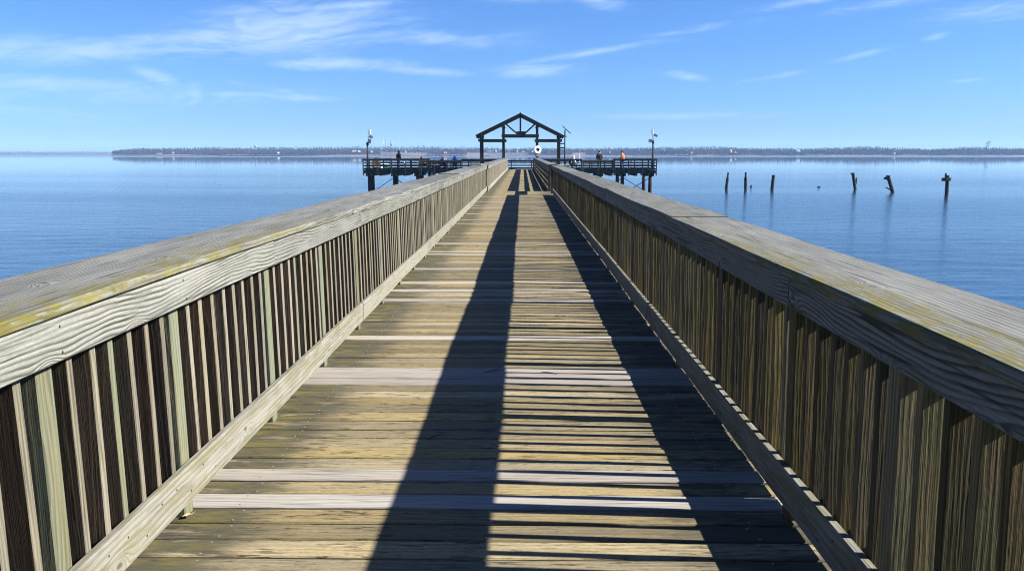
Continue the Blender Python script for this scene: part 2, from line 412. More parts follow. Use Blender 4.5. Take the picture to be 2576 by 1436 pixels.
def near_railing(side, y0, y1, x_in, cap_in, cap_out, label):
    """side -1 left, +1 right; x_in = inner face of the kickboard and upper board"""
    root = empty('picket_railing', (side * x_in, 0, DECK), label, 'railing')
    s = side
    posts = []
    p = 3.53 - 1.326 * 5
    while p < y1:
        q = 2.54 if abs(p - 2.204) < .01 else p
        if q > y0: posts.append(q)
        p += 1.326
    # upper and lower boards, two bays each
    for (a, b) in spans(y0, y1, 4.85 if s < 0 else 3.53, 2.652 if s < 0 else 3.978):
        m = MB()
        m.sweep(wavy(a + .002, b - .002, s * (x_in + .019), DECK + 1.031, .004, .003, seed=s + a), X, Z, .038, .140, .004, (random.random(), .12 if s > 0 else .05, random.random(), 1))
        if b > 1 and a < 14:
            for q in posts:
                if a < q < b:
                    for dz in (-.04, .045):
                        c = Vector((s * (x_in - .0008), q + random.uniform(-.02, .02), DECK + 1.03 + dz))
                        m.sweep([c, c + X * s * .005], Y, Z, .008, .008, .0022, None, 1)
        m.build('upper_board', [M['rail'], M['nail']], root)
    for (a, b) in spans(y0, y1, 7.50 - 5.304, 5.304):
        m = MB()
        m.sweep(wavy(a + .002, b - .002, s * (x_in + .020), DECK + .1675, .005, .004, seed=s * 3 + a), X, Z, .040, .165, .006, (random.random(), .45 if a < 4 else .12, random.random(), 1))
        if a < 14:
            k = a + .1
            while k < b:
                c = Vector((s * (x_in - .0008), k, DECK + .17 + random.choice((-.035, .03))))
                m.sweep([c, c + X * s * .005], Y, Z, .008, .008, .0022, None, 1)
                k += .1465
        m.build('kickboard', [M['kick'], M['nail']], root)
    for (a, b) in spans(y0, y1, 8.961 - 2.654 * 4, (4.9, 5.4)):
        m = MB()
        m.sweep(wavy(a + .002, b - .002, s * (x_in + .041 + .089 + .021), DECK + .160, .004, .003, seed=s * 7 + a), X, Z, .038, .175, .004)
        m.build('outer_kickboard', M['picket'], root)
    for i, (a, b) in enumerate(spans(y0, y1, 6.24 - 5.1 if s > 0 else 7.11 - 6.1, 5.1 if s > 0 else 6.1)):
        m = MB()
        moss = .85 if a < 2 else (.35 if a < 8 else .06)
        r = random.random() if i != 3 else .25
        m.sweep(wavy(a + .0015, b - .0015, s * (cap_in + cap_out) / 2 + random.uniform(-.006, .006), DECK + 1.121 + random.uniform(-.001, .005), .018, .012, seed=s * 5 + a), X, Z, cap_out - cap_in, .040, .006, (r, 0.0, random.random(), 1), mi=0)
        if a < 14:
            for q in posts:
                if a < q < b:
                    for fx in (.12, .5, .85):
                        c = Vector((s * (cap_in + (cap_out - cap_in) * fx) + random.uniform(-.02, .02), q + random.uniform(-.04, .04), DECK + 1.1395))
                        m.sweep([c, c + Z * .003], X, Y, .010, .008, .002, None, 1)
        capo = m.build('cap_board', [M['cap_moss'] if moss > .3 else M['cap'], M['nail']], root)
    for q in posts:
        m = MB()
        xm = s * (x_in + .040 + .0445)
        m.sweep([(xm, q, DECK - .25), (xm + LEAN * .3, q, DECK + .3), (xm + LEAN, q, DECK + 1.0985)], Y, X, .089, .089, .004, (random.random(), .15 if q > 2 else 0, random.random(), 1))
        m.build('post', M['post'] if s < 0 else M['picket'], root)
    # pickets on the 146 mm pitch between the posts
    pos = []
    allp = [y0] + posts + [y1]
    for a, b in zip(allp[:-1], allp[1:]):
        n = int(round((b - a) / .1465))
        for k in range(1, n): pos.append(a + (b - a) * k / n)
    pos.sort(key=lambda q: (q < 1.25, abs(q)))
    def picket(m, q):
        xm = s * (x_in + .041 + .0445)
        dx = random.uniform(-.002, .003) * s; g_ = 2 if random.random() < .06 else 1
        j = random.uniform(-.010, .010); j2 = random.uniform(-.012, .012)
        lo = .075 + random.uniform(-.012, .012)
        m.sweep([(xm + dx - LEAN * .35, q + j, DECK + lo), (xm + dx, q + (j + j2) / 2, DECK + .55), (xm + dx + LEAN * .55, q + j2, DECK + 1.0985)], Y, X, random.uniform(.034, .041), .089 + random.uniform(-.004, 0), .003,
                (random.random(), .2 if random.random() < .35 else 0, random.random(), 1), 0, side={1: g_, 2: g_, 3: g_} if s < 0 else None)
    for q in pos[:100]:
        m = MB(); picket(m, q); m.build('picket', [M['brown'], M['bleached_lit'], M['post']] if s < 0 else M['picket'], root)
    m = MB()
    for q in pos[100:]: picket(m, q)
    o = m.build('pickets', [M['brown'], M['bleached_lit'], M['post']] if s < 0 else M['picket'], root); o['kind'] = 'stuff'
    return root, posts

def cap_moss_mat():
    """cap boards nearest the shore: the same grey wood with yellow moss creeping in from the walk-side edge"""
    m = wood('mossy_cap_board', (.46, .47, .43), (.10, .095, .08), K=46, warp=2.3, band=.75, fibre=.5, crack=.85, cku=1.5, ckv=60.0, tint2=(.33, .345, .33), tone=.6, wu=.7, wv=3.2, knots=1.8)
    t = NT(m.node_tree)
    b = [n for n in t.n if n.type == 'BSDF_PRINCIPLED'][0]
    src = b.inputs['Base Color'].links[0].from_socket
    g = t.new('ShaderNodeNewGeometry'); p = t.sep(g.outputs['Position'])
    ax = t.m('ABSOLUTE', t.m('ADD', p[0], .172))       # distance from the walk's centre line
    n = t.noise(t.comb(t.m('MULTIPLY', p[0], 9.0), t.m('MULTIPLY', p[1], 1.6), 3.3), 1.0, 5.0, .62)
    e = t.m('ADD', ax, t.m('MULTIPLY', t.m('SUBTRACT', n, .5), .42))
    near = t.ss(t.m('ADD', p[1], t.m('MULTIPLY', n, 3.0)), 4.0, 10.0, 1.0, .0)
    n3 = t.noise(t.comb(t.m('MULTIPLY', p[0], 16.0), t.m('MULTIPLY', p[1], 6.0), t.m('MULTIPLY', p[2], 24.0)), 1.0, 7.0, .72)
    pat = t.m('MAXIMUM', t.m('MULTIPLY', t.ss(e, 1.30, 1.52, 1.0, 0.0), t.ss(n3, .43, .56, .2, 1.0)), t.m('MULTIPLY', t.ss(n3, .58, .68), .6))
    mask = t.m('MULTIPLY', t.m('MULTIPLY', pat, near), .92)
    fib = t.noise(t.comb(t.m('MULTIPLY', p[0], 170.0), t.m('MULTIPLY', p[1], 3.0), 1.0), 1.0, 3.0)
    t.put(b.inputs['Base Color'], t.mix(mask, src, t.mix(t.lin(fib, .3, .7), (.040, .036, .006), (.125, .108, .018))))
    return m
M['cap_moss'] = cap_moss_mat()

rl, posts_l = near_railing(-1, -3.0, 35.3, 1.474, 1.460, 1.953, 'sunlit left railing of pickets under a broad grey cap, nearest the camera')
rr, posts_r = near_railing(1, -3.0, 32.3, 1.150, 1.112, 1.552, 'shaded right railing of brown pickets under a broad grey cap, nearest the camera')

# the outer shelf boards that bridge the break in each railing
for (sx, x0, x1, y0, y1, lab) in ((1, 1.41, 1.87, 32.35, 35.45, 'short grey shelf board at cap height bridging the break in the right railing'),
                                  (-1, 1.62, 2.10, 32.4, 35.6, 'short grey shelf board at cap height beside the break in the left railing')):
    root = empty('rail_shelf', (sx * x0, y0, DECK), lab, 'shelf')
    m = MB(); m.sweep(wavy(y0, y1, sx * (x0 + x1) / 2, DECK + 1.152 if sx < 0 else DECK + 1.12), X, Z, x1 - x0, .04, .005); m.build('top_board', M['cap'], root)
    for yy in (y0 + .15, y1 - .15):
        m = MB(); m.box((sx * (x1 - .12), yy, DECK + .41), (.089, .089, 1.38)); m.build('post', M['dark'], root)

# far left section: pickets, set a little inboard
root = empty('picket_railing', (-1.42, 34.3, DECK), 'farther left railing of pickets running on to the platform, set slightly inboard', 'railing')
yA, yB = 34.3, 82.0
for (a, b) in spans(yA, yB, 37, 4.8):
    m = MB(); m.sweep(wavy(a, b - .002, -1.42 - .019, DECK + 1.031, .006, .006, seed=a), X, Z, .038, .14, .004); m.build('upper_board', M['rail'], root)
    m = MB(); m.sweep(wavy(a, b - .002, -1.42 - .02, DECK + .155, .006, .006, seed=a + 3), X, Z, .04, .17, .004); m.build('kickboard', M['kick'], root)
    m = MB(); m.sweep(wavy(a, b - .002, -1.405 - .22, DECK + 1.12, .012, .008, seed=a + 5), X, Z, .44, .04, .005); m.build('cap_board', M['cap'], root)
yy = yA + .06; k = 0; rest = MB(); cnt = 0
while yy < yB:
    if k % 9 == 0:
        m = MB(); m.sweep([(-1.42 - .0855, yy, DECK - .25), (-1.42 - .0855 + LEAN, yy, DECK + 1.0985)], Y, X, .1, .09, .004); m.build('post', M['post'], root)
    else:
        cnt += 1
        m = MB() if cnt <= 100 else rest
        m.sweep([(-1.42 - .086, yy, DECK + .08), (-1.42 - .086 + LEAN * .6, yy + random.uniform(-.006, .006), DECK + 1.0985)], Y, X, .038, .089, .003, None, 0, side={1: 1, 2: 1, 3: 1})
        if cnt <= 100: m.build('picket', [M['brown'], M['bleached_lit']], root)
    yy += .1465; k += 1
o = rest.build('pickets', [M['brown'], M['bleached_lit']], root); o['kind'] = 'stuff'
m = MB(); m.box((-1.66, 33.95, DECK + .45), (.10, .14, 1.32), .004); m.build('end_post', M['post'], root)
m = MB(); m.box((-1.48, 34.2, DECK + .16), (.14, .16, .19), .004); m.build('end_block', M['ochre_wood'] if 'ochre_wood' in M else M['kick'], root)

# far right section: three horizontal boards under the cap
root = empty('board_railing', (1.07, 35.5, DECK), 'farther right railing of three horizontal boards under a cap, running to the platform', 'railing')
yA, yB = 35.5, 82.0
for (a, b) in spans(yA, yB, 38.5, 4.3):
    m = MB(); m.sweep(wavy(a, b - .002, 1.055 + .215, DECK + 1.12, .014, .008, seed=a), X, Z, .43, .04, .005); m.build('cap_board', M['cap'], root)
    for (h0, h1, nm) in ((.845, 1.0985, 'upper_board'), (.51, .655, 'rail_board'), (.19, .40, 'rail_board'), (.005, .14, 'rail_board')):
        m = MB(); m.sweep(wavy(a, b - .002, 1.07 + .019, DECK + (h0 + h1) / 2, .006, .010, seed=a + h0), X, Z, .038, h1 - h0, .004)
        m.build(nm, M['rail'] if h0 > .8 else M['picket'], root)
yy = yA + .05
while yy < yB:
    m = MB(); m.box((1.07 + .039 + .045, yy, DECK + .42), (.089, .089, 1.355), .004); m.build('post', M['dark'], root)
    yy += 2.15
m = MB(); m.box((1.20, 33.6, DECK + .43), (.12, .20, 1.38), .004); m.build('end_post', M['dark'], root)
m = MB()
for k in range(7):
    m.box((1.1385, 33.52, DECK + .30 + k * .105), (.003, .055, .05 + .02 * (k % 2)), 0, axis=2)
m.build('faded_marks', M['sign_red'], root)

# a dry leaf against the left post foot, twigs on the deck
lf = MB()
c = on_level(474, 1302, DECK) + Z * .012
pts = [c + .55 * q for q in (Vector((-.045, -.02, .0)), Vector((-.02, .012, .012)), Vector((.02, .022, .006)), Vector((.055, .03, .028)), Vector((.03, -.004, .012)), Vector((-.01, -.026, .01)), Vector((0, 0, .003)))]
lf.poly([tuple(p) for p in pts] + [tuple(p - Z * .002) for p in pts], [(0, 1, 6), (1, 2, 6), (2, 3, 6), (3, 4, 6), (4, 5, 6), (5, 0, 6), (8, 7, 13), (9, 8, 13), (10, 9, 13), (11, 10, 13), (12, 11, 13), (7, 12, 13)])
tag(lf.build('dry_leaf', M['leaf'], origin=c), 'curled dry tan leaf at the foot of a left railing post', 'leaf')
for (px, py, ang, L, lab) in ((-.50, 4.55, .9, .13, 'small dark twig lying in the cap rail shadow on the planks'), (-.22, 6.0, .6, .16, 'thin pale twig lying on the pale planks left of the shadow'), (.20, 5.95, -.5, .14, 'thin twig lying on the pale planks among the shadow stripes')):
    m = MB(); d = Vector((math.cos(ang), math.sin(ang), 0)); n_ = Vector((-d.y, d.x, 0))
    c = Vector((px, py, DECK + .008))
    m.tube([c - d * L / 2, c - d * L * .1 + n_ * .008, c + d * L * .2 + Z * .004, c + d * L / 2 - n_ * .006], [.0022, .003, .003, .0015], 6)
    tag(m.build('twig', M['hair'], origin=c), lab, 'twig')

# ------------------------------------------------------------------ fishing platform
PN, PF = 82.0, 87.0
XL, XR = -15.75, 13.15
plat = empty('fishing_platform', ((XL + XR) / 2, PN, DECK), 'dark timber fishing platform on piles crossing the end of the boardwalk', 'platform')
m = MB()
yy = PN - .02
while yy < PF + .05:
    m.box(((XL + XR) / 2, yy + .09, DECK - .022), (XR - XL - .2, .176, .036), 0, axis=0); yy += .184
m.build('decking', M['grey'], plat)
for yy, nm in ((PN - .045, 'rim_beam'), (PF + .14, 'rim_beam')):
    m = MB(); m.box(((XL + XR) / 2, yy, DECK - .045 - .17), (XR - XL - .1, .045, .30)); m.build(nm, M['dark'], plat)
for xx in (XL + .12, XR - .12):
    m = MB(); m.box((xx, (PN + PF) / 2 + .05, DECK - .045 - .17), (.045, PF - PN, .29)); m.build('rim_beam', M['dark'], plat)
fx = [-15.2, -12.7, -10.4, -7.9, -5.4, -2.8, 0.0, 2.6, 5.1, 7.63, 9.85, 12.6]
for i, xx in enumerate(fx):
    for yy in (PN + .30, PF - .35):
        m = MB(); jx = random.uniform(-.12, .12)
        m.tube([(xx + jx * .5 + (-.45 if yy > 84 and xx < 0 else 0), yy, -1.2), (xx + (-.45 if yy > 84 and xx < 0 else 0), yy, 1.2), (xx + (-.45 if yy > 84 and xx < 0 else 0), yy, DECK - .36)], [.20, .185, .17], 14); m.build('pile', M['pile'], plat)
    m = MB(); m.box((xx + .22, (PN + PF) / 2, DECK - .37 - .13), (.16, PF - PN + .25, .30)); m.build('cross_beam', M['dark'], plat)
    m = MB(); m.box((xx - .22, (PN + PF) / 2, DECK - .37 - .13), (.16, PF - PN + .25, .30)); m.build('cross_beam', M['dark'], plat)
    if i < len(fx) - 1:
        xm = (xx + fx[i + 1]) / 2
        m = MB(); m.box((xm - .1, (PN + PF) / 2, DECK - .37 - .12), (.30, PF - PN + .18, .24)); m.build('joist_end', M['dark'], plat)
for (i, j) in ((1, 0), (1, 2), (2, 3), (4, 3), (5, 4), (8, 7), (10, 9), (10, 11), (11, 10)):
    m = MB(); a, b = fx[i], fx[j]
    m.bar((a, PN + .08, DECK - .75), (b, PN + .06, .35), .05, .19, (0, 1, 0)); m.build('brace', M['dark'], plat)
m = MB()
for sx in (-.2, .2): m.tube([(-9.15 + sx, PN - .09, DECK - .1), (-9.15 + sx, PN - .09, .5)], .02, 6)
for k in range(6): m.tube([(-9.35, PN - .09, DECK - .5 - k * .32), (-8.95, PN - .09, DECK - .5 - k * .32)], .018, 6)
m.build('ladder', M['metal'], plat)

def plat_rail(name, label, yr, runs, skirt, step=1.55):
    root = empty(name, (runs[0][0], yr, DECK), label, 'railing')
    for (x0, x1, high) in runs:
        top = 1.03 if high else .86
        xc, L = (x0 + x1) / 2, x1 - x0
        m = MB(); m.box((xc, yr + .05, DECK + top), (L, .24, .04), .004); m.build('top_rail', M['grey'], root)
        m = MB(); m.box((xc, yr - .055, DECK + top - .02 - .075), (L - .02, .04, .145), .004); m.build('upper_board', M['dark'], root)
        zs = (.62, .36) if high else (.58, .34)
        m = MB(); m.box((xc, yr - .055, DECK + zs[0]), (L - .02, .038, .085), .003); m.build('mid_rail', M['dark'], root)
        m = MB(); m.box((xc, yr - .055, DECK + zs[1]), (L - .02, .038, .13), .003); m.build('mid_rail', M['dark'], root)
        m = MB(); m.box((xc, yr - .052, DECK + .075), (L - .02, .038, .14), .003); m.build('kickboard', M['dark'], root)
        n = max(1, int(round(L / step)))
        for k in range(n + 1):
            xx = x0 + .08 + (L - .16) * k / n
            lo = -.58 if skirt else -.05
            m = MB(); m.box((xx, yr - .115 if skirt else yr + .01, DECK + (lo + top - .03) / 2), (.10, .075, top - .03 - lo), .004); m.build('post', M['dark'], root)
            if skirt and k < n:
                m = MB(); m.box((xx + L / n * .42, yr + .0, DECK + (top - .03) / 2), (.09, .07, top - .04), .004); m.build('post', M['dark'], root)
    return root
plat_rail('platform_railing', 'dark railing along the front of the platform left arm, lower in its middle', PN, ((XL - .05, -10.1, 1), (-10.1, -6.05, 0), (-6.05, -1.42, 1)), True)
plat_rail('platform_railing', 'dark railing along the front of the platform right arm, lower in its middle', PN, ((.98, 5.85, 1), (5.85, 8.95, 0), (8.95, XR + .05, 1)), True)
plat_rail('platform_railing', 'dark low railing across the back of the platform beyond the pavilion', PF, ((XL, -9.7, 1), (-9.7, 9.4, 0), (9.4, XR, 1)), False, 2.1)
for xx, lab in ((XL + .06, 'dark railing closing the left end of the platform'), (XR - .06, 'dark railing closing the right end of the platform')):
    root = empty('platform_railing', (xx, PN, DECK), lab, 'railing')
    for (h, w, nm) in ((1.03, .20, 'top_rail'),):
        m = MB(); m.box((xx, (PN + PF) / 2 + .2, DECK + h), (w, PF - PN - .2, .04)); m.build(nm, M['grey'], root)
    for h, t_ in ((.93, .14), (.62, .085), (.36, .13), (.08, .13)):
        m = MB(); m.box((xx, (PN + PF) / 2 + .2, DECK + h), (.04, PF - PN - .3, t_)); m.build('rail_board', M['dark'], root)
    for yy in (83.6, 85.3):
        m = MB(); m.box((xx + (.06 if xx > 0 else -.06), yy, DECK + .2), (.075, .1, 1.55)); m.build('post', M['dark'], root)

# round mooring piles standing at the lowered left railing
for (dx, top, lab) in ((1061, 394.6, 'taller round mooring pile top behind the left arm railing'), (1080, 400.0, 'shorter round mooring pile top behind the left arm railing')):
    p = at(dx, top, PF + .55)
    m = MB(); m.tube([(p.x, p.y, -1.2), (p.x, p.y, p.z - .03), (p.x, p.y, p.z)], [.19, .165, .15], 14)
    tag(m.build('mooring_pile', M['grey'], origin=(p.x, p.y, 0)), lab, 'mooring pile')

# ------------------------------------------------------------------ pavilion
pv = empty('pavilion', (-.24, 83.0, DECK), 'open dark timber pavilion with a gable roof over the pier end', 'pavilion')
def PX(u): return at((u / 4.488 + 1700) * .6708, 360, 83.0).x
def PZ(v): return at(1309, (v / 4.488 + 400) * .6708, 83.0).z
xp = [PX(463), PX(838), PX(1415), PX(1787)]
for yy in (83.12, 86.6):
    for i, xx in enumerate(xp):
        top = PZ(455) if i in (0, 3) else PZ(290)
        m = MB(); m.box((xx, yy, (DECK + top) / 2), (.195, .195, top - DECK), .008); m.build('post', M['dark'], pv)
        m = MB()
        zt = PZ(510) if i in (0, 3) else PZ(335)
        m.box((xx, yy - .02, zt), (.31, .30, .22), .01); m.build('post_head', M['dark'], pv)
    for (a, b) in ((PX(420), PX(885)), (PX(1378), PX(1832))):
        m = MB(); m.box(((a + b) / 2, yy - .14, PZ(571)), (b - a, .09, PZ(548) - PZ(595)), .006); m.build('side_beam', M['dark'], pv)
    m = MB(); m.box(((PX(812) + PX(1440)) / 2, yy - .14, PZ(491)), (PX(1440) - PX(812), .09, PZ(467) - PZ(515)), .006); m.build('tie_beam', M['dark'], pv)
    m = MB(); m.box((PX(1128), yy - .02, (PZ(180) + PZ(466)) / 2), (PX(1142) - PX(1115), .12, PZ(180) - PZ(466))); m.build('king_post', M['dark'], pv)
    m = MB(); m.box((PX(1137), yy - .06, PZ(442)), (PX(1212) - PX(1062), .05, PZ(418) - PZ(465))); m.build('gusset', M['dark'], pv)
    for (a, b) in (((880, 285), (1082, 462)), ((1378, 285), (1190, 462))):
        m = MB(); m.bar((PX(a[0]), yy - .02, PZ(a[1])), (PX(b[0]), yy - .02, PZ(b[1])), .10, .17, (0, 1, 0)); m.build('strut', M['dark'], pv)
    ap = (PX(1128), PZ(140))
    for e in ((PX(400), PZ(505)), (PX(1848), PZ(515))):
        m = MB(); m.bar((ap[0], yy + .0, ap[1] - .05), (e[0], yy + .0, e[1] + .02), .12, .30, (0, 1, 0)); m.build('rafter', M['dark'], pv)
for (e, nm) in (((PX(375), PZ(488)), 'roof_slope'), ((PX(1868), PZ(497)), 'roof_slope')):
    a = Vector((PX(1128), 0, PZ(118))); b = Vector((e[0], 0, e[1]))
    d = (b - a).normalized(); nrm = Vector((-d.z, 0, d.x)); nrm = nrm if nrm.z > 0 else -nrm
    m = MB(); m.sweep([a + Y * 85.1, b + Y * 85.1], Y, nrm, 4.2, .10, 0); m.build(nm, M['roof'], pv)
    m = MB()
    m.sweep([a + Y * 82.975 - nrm * .13, b + Y * 82.975 - nrm * .13], Y, nrm, .05, .36, 0); m.build('barge_board', M['roof'], pv)
m = MB(); m.tube([(PX(1128), 82.98, PZ(108)), (PX(1128), 87.1, PZ(108))], .06, 8); m.build('ridge_cap', M['roof'], pv)
for e, zz in ((PX(400), PZ(518)), (PX(1845), PZ(512))):
    m = MB(); m.tube([(e, 83.0, zz), (e, 87.1, zz)], .085, 8); m.build('gutter', M['roof'], pv)
for u, v in ((475, 470), (838, 320), (1415, 320), (1785, 470)):
    m = MB(); m.box((PX(u), 84.85, PZ(v) - .02), (.12, 4.2, .22)); m.build('plate_beam', M['dark'], pv)

# solar panel pole strapped to the pavilion's right post
p = at(1420.6, 385, 83.75)
sp = empty('solar_pole', (p.x, p.y, DECK), 'dark pole carrying a tilted solar panel beside the pavilion right post', 'solar pole')
m = MB(); m.tube([(p.x, p.y, DECK), (p.x, p.y, PZ(392))], [.065, .06], 10); m.build('pole', M['dark'], sp)
a, b = at(1415, 317.7, 83.75), at(1435.3, 336.3, 83.75)
d = (b - a).normalized(); n_ = Vector((-d.z, 0, d.x)); n_ = n_ if n_.z > 0 else -n_
m = MB(); m.sweep([a, b], Y, n_, .75, .05, 0); m.build('solar_panel', M['panel'], sp)
m = MB(); m.bar((p.x, p.y, PZ(398)), (a + b) / 2 - n_ * .02, .06, .06); m.build('panel_bracket', M['dark'], sp)
for v in (623, 693):
    m = MB(); m.box(((p.x + xp[3]) / 2, 83.66, PZ(v)), (p.x - xp[3] + .05, .05, .11))
    m.box((xp[3] + .02, 83.44, PZ(v)), (.05, .46, .11), 0); m.build('strap', M['dark'], sp)
m = MB(); m.bar((p.x, p.y, PZ(505)), (p.x + .12, p.y - .04, PZ(500)), .04, .04); m.tube([(p.x + .10, p.y - .04, PZ(512)), (p.x + .18, p.y - .04, PZ(498))], [.03, .075], 10); m.build('lamp', M['metal'], sp)

# life ring and notice board on the pavilion's inner right post
c = at(1352.3, 377.2, 82.70)
lr = empty('life_ring', c, 'white life ring hung on the pavilion post above a grey board', 'life ring', None, R(22))
nr = 28
m = MB(); m.tube([(.29 * math.cos(2 * math.pi * k / nr), 0, .275 * math.sin(2 * math.pi * k / nr)) for k in range(nr + 1)], .105, 12, caps=False)
m.v = [(x_, y_ * .42, z_) for x_, y_, z_ in m.v]; o = m.build('ring', M['white']); o.parent = lr
m = MB(); m.box((0, .06, 0), (.42, .03, .42), .08, axis=1); o = m.build('backing', M['grey']); o.parent = lr
m = MB()
for k in range(4):
    a = math.pi / 4 + k * math.pi / 2
    m.tube([(.18 * math.cos(a), -.03, .18 * math.sin(a)), (.265 * math.cos(a), -.093, .265 * math.sin(a)), (.36 * math.cos(a), -.02, .36 * math.sin(a))], .014, 6)
o = m.build('grab_rope', M['pale_cloth']); o.parent = lr
c = at(1352.5, 389.4, 82.80)
m = MB(); m.box((0, 0, 0), (.62, .03, .31), .02); nb = m.build('notice_board', M['metal']); nb.location = c; nb.rotation_euler = (0, 0, R(12))
tag(nb, 'grey rectangular board fixed on the pavilion post under the life ring', 'board')

# instrument poles at the two platform corners
def instrument_pole(label, x, ytop, mast_top, wbox, pan, ebox, lean, side):
    p = at(x, 385, 82.25); top = at(x, ytop, 82.25)
    root = empty('instrument_pole', (p.x, p.y, DECK), label, 'instrument pole')
    m = MB(); m.tube([(p.x, p.y, DECK), top], [.085, .075], 10); m.build('pole', M['dark'], root)
    q = at(mast_top[0], mast_top[1], 82.25)
    m = MB(); m.tube([top - Z * .1, q], .028, 8); m.build('mast', M['metal'], root)
    c = at((wbox[0] + wbox[2]) / 2, (wbox[1] + wbox[3]) / 2, 82.2); w = (wbox[2] - wbox[0]) * .0392; h = (wbox[3] - wbox[1]) * .0392
    m = MB(); m.box(c, (w, .16, h), .015, ry=-.05 * side); m.build('antenna_box', M['white'], root)
    a, b = at(pan[0], pan[1], 82.2), at(pan[2], pan[3], 82.2)
    d = (b - a).normalized(); n_ = Vector((-d.z, 0, d.x))
    tilt = (n_ * .5 + Vector((0, -.85, 0))).normalized() if False else n_
    m = MB(); m.sweep([a, b], (Y * .8 + n_ * .6).normalized(), (n_ * .8 - Y * .6).normalized(), .34, .03, 0); m.build('solar_panel', M['panel'], root)
    m = MB(); m.tube([q - Z * .05, (q + a) / 2 + Z * .02, a], .015, 6); m.build('panel_arm', M['metal'], root)
    e = at((ebox[0] + ebox[2]) / 2, (ebox[1] + ebox[3]) / 2, 82.12); w = (ebox[2] - ebox[0]) * .0392; h = (ebox[3] - ebox[1]) * .0392
    eb = MB(); eb.box(e, (w, .22, h), .012, ry=.06 * side); eo = eb.build('equipment_box', M['metal'], root)
    m = MB(); m.bar(top - Z * .06, e - Z * (h / 2 - .05), .09, .08); m.build('bracket', M['dark'], root)
    m = MB(); m.tube([top - Z * .22, top + Z * .10], .12, 10); m.build('collar', M['dark'], root)
    m = MB(); m.tube([a, a - Z * .25 + X * .03, top + Z * .1 + X * .05], .012, 6); m.build('cable', M['black'], root)
instrument_pole('instrument pole with white box and small solar panel at the platform left corner', 924.4, 361, (928, 337.5), (925.6, 327, 932.4, 337.6), (929.5, 341.5, 936.3, 347.6), (926.2, 351.4, 934.3, 360.5), 1, 1)
instrument_pole('instrument pole with grey box and small solar panel at the platform right corner', 1642.9, 356, (1642, 338), (1638, 327, 1643.2, 337.5), (1644.5, 338.6, 1654, 343.2), (1631.8, 350.5, 1640.2, 358.5), 1, -1)

# ------------------------------------------------------------------ people
def skin(name, pts, edges, rad, mat, parent, root=0, sub=1):
    me = bpy.data.meshes.new(name)
    me.from_pydata([tuple(p) for p in pts], edges, [])
    o = bpy.data.objects.new(name, me); C.objects.link(o)
    md = o.modifiers.new('skin', 'SKIN'); md.use_smooth_shade = True; md.branch_smoothing = .3
    for i, v in enumerate(me.skin_vertices[0].data):
        r = rad[i]; v.radius = r if hasattr(r, '__len__') else (r, r); v.use_root = (i == root)
    s = o.modifiers.new('sub', 'SUBSURF'); s.levels = sub; s.render_levels = sub
    dg = bpy.context.evaluated_depsgraph_get()
    m2 = bpy.data.meshes.new_from_object(o.evaluated_get(dg))
    m2.name = name
    o.modifiers.clear(); old = o.data; o.data = m2; bpy.data.meshes.remove(old)
    m2.materials.clear(); m2.materials.append(mat)
    o.parent = parent
    return o

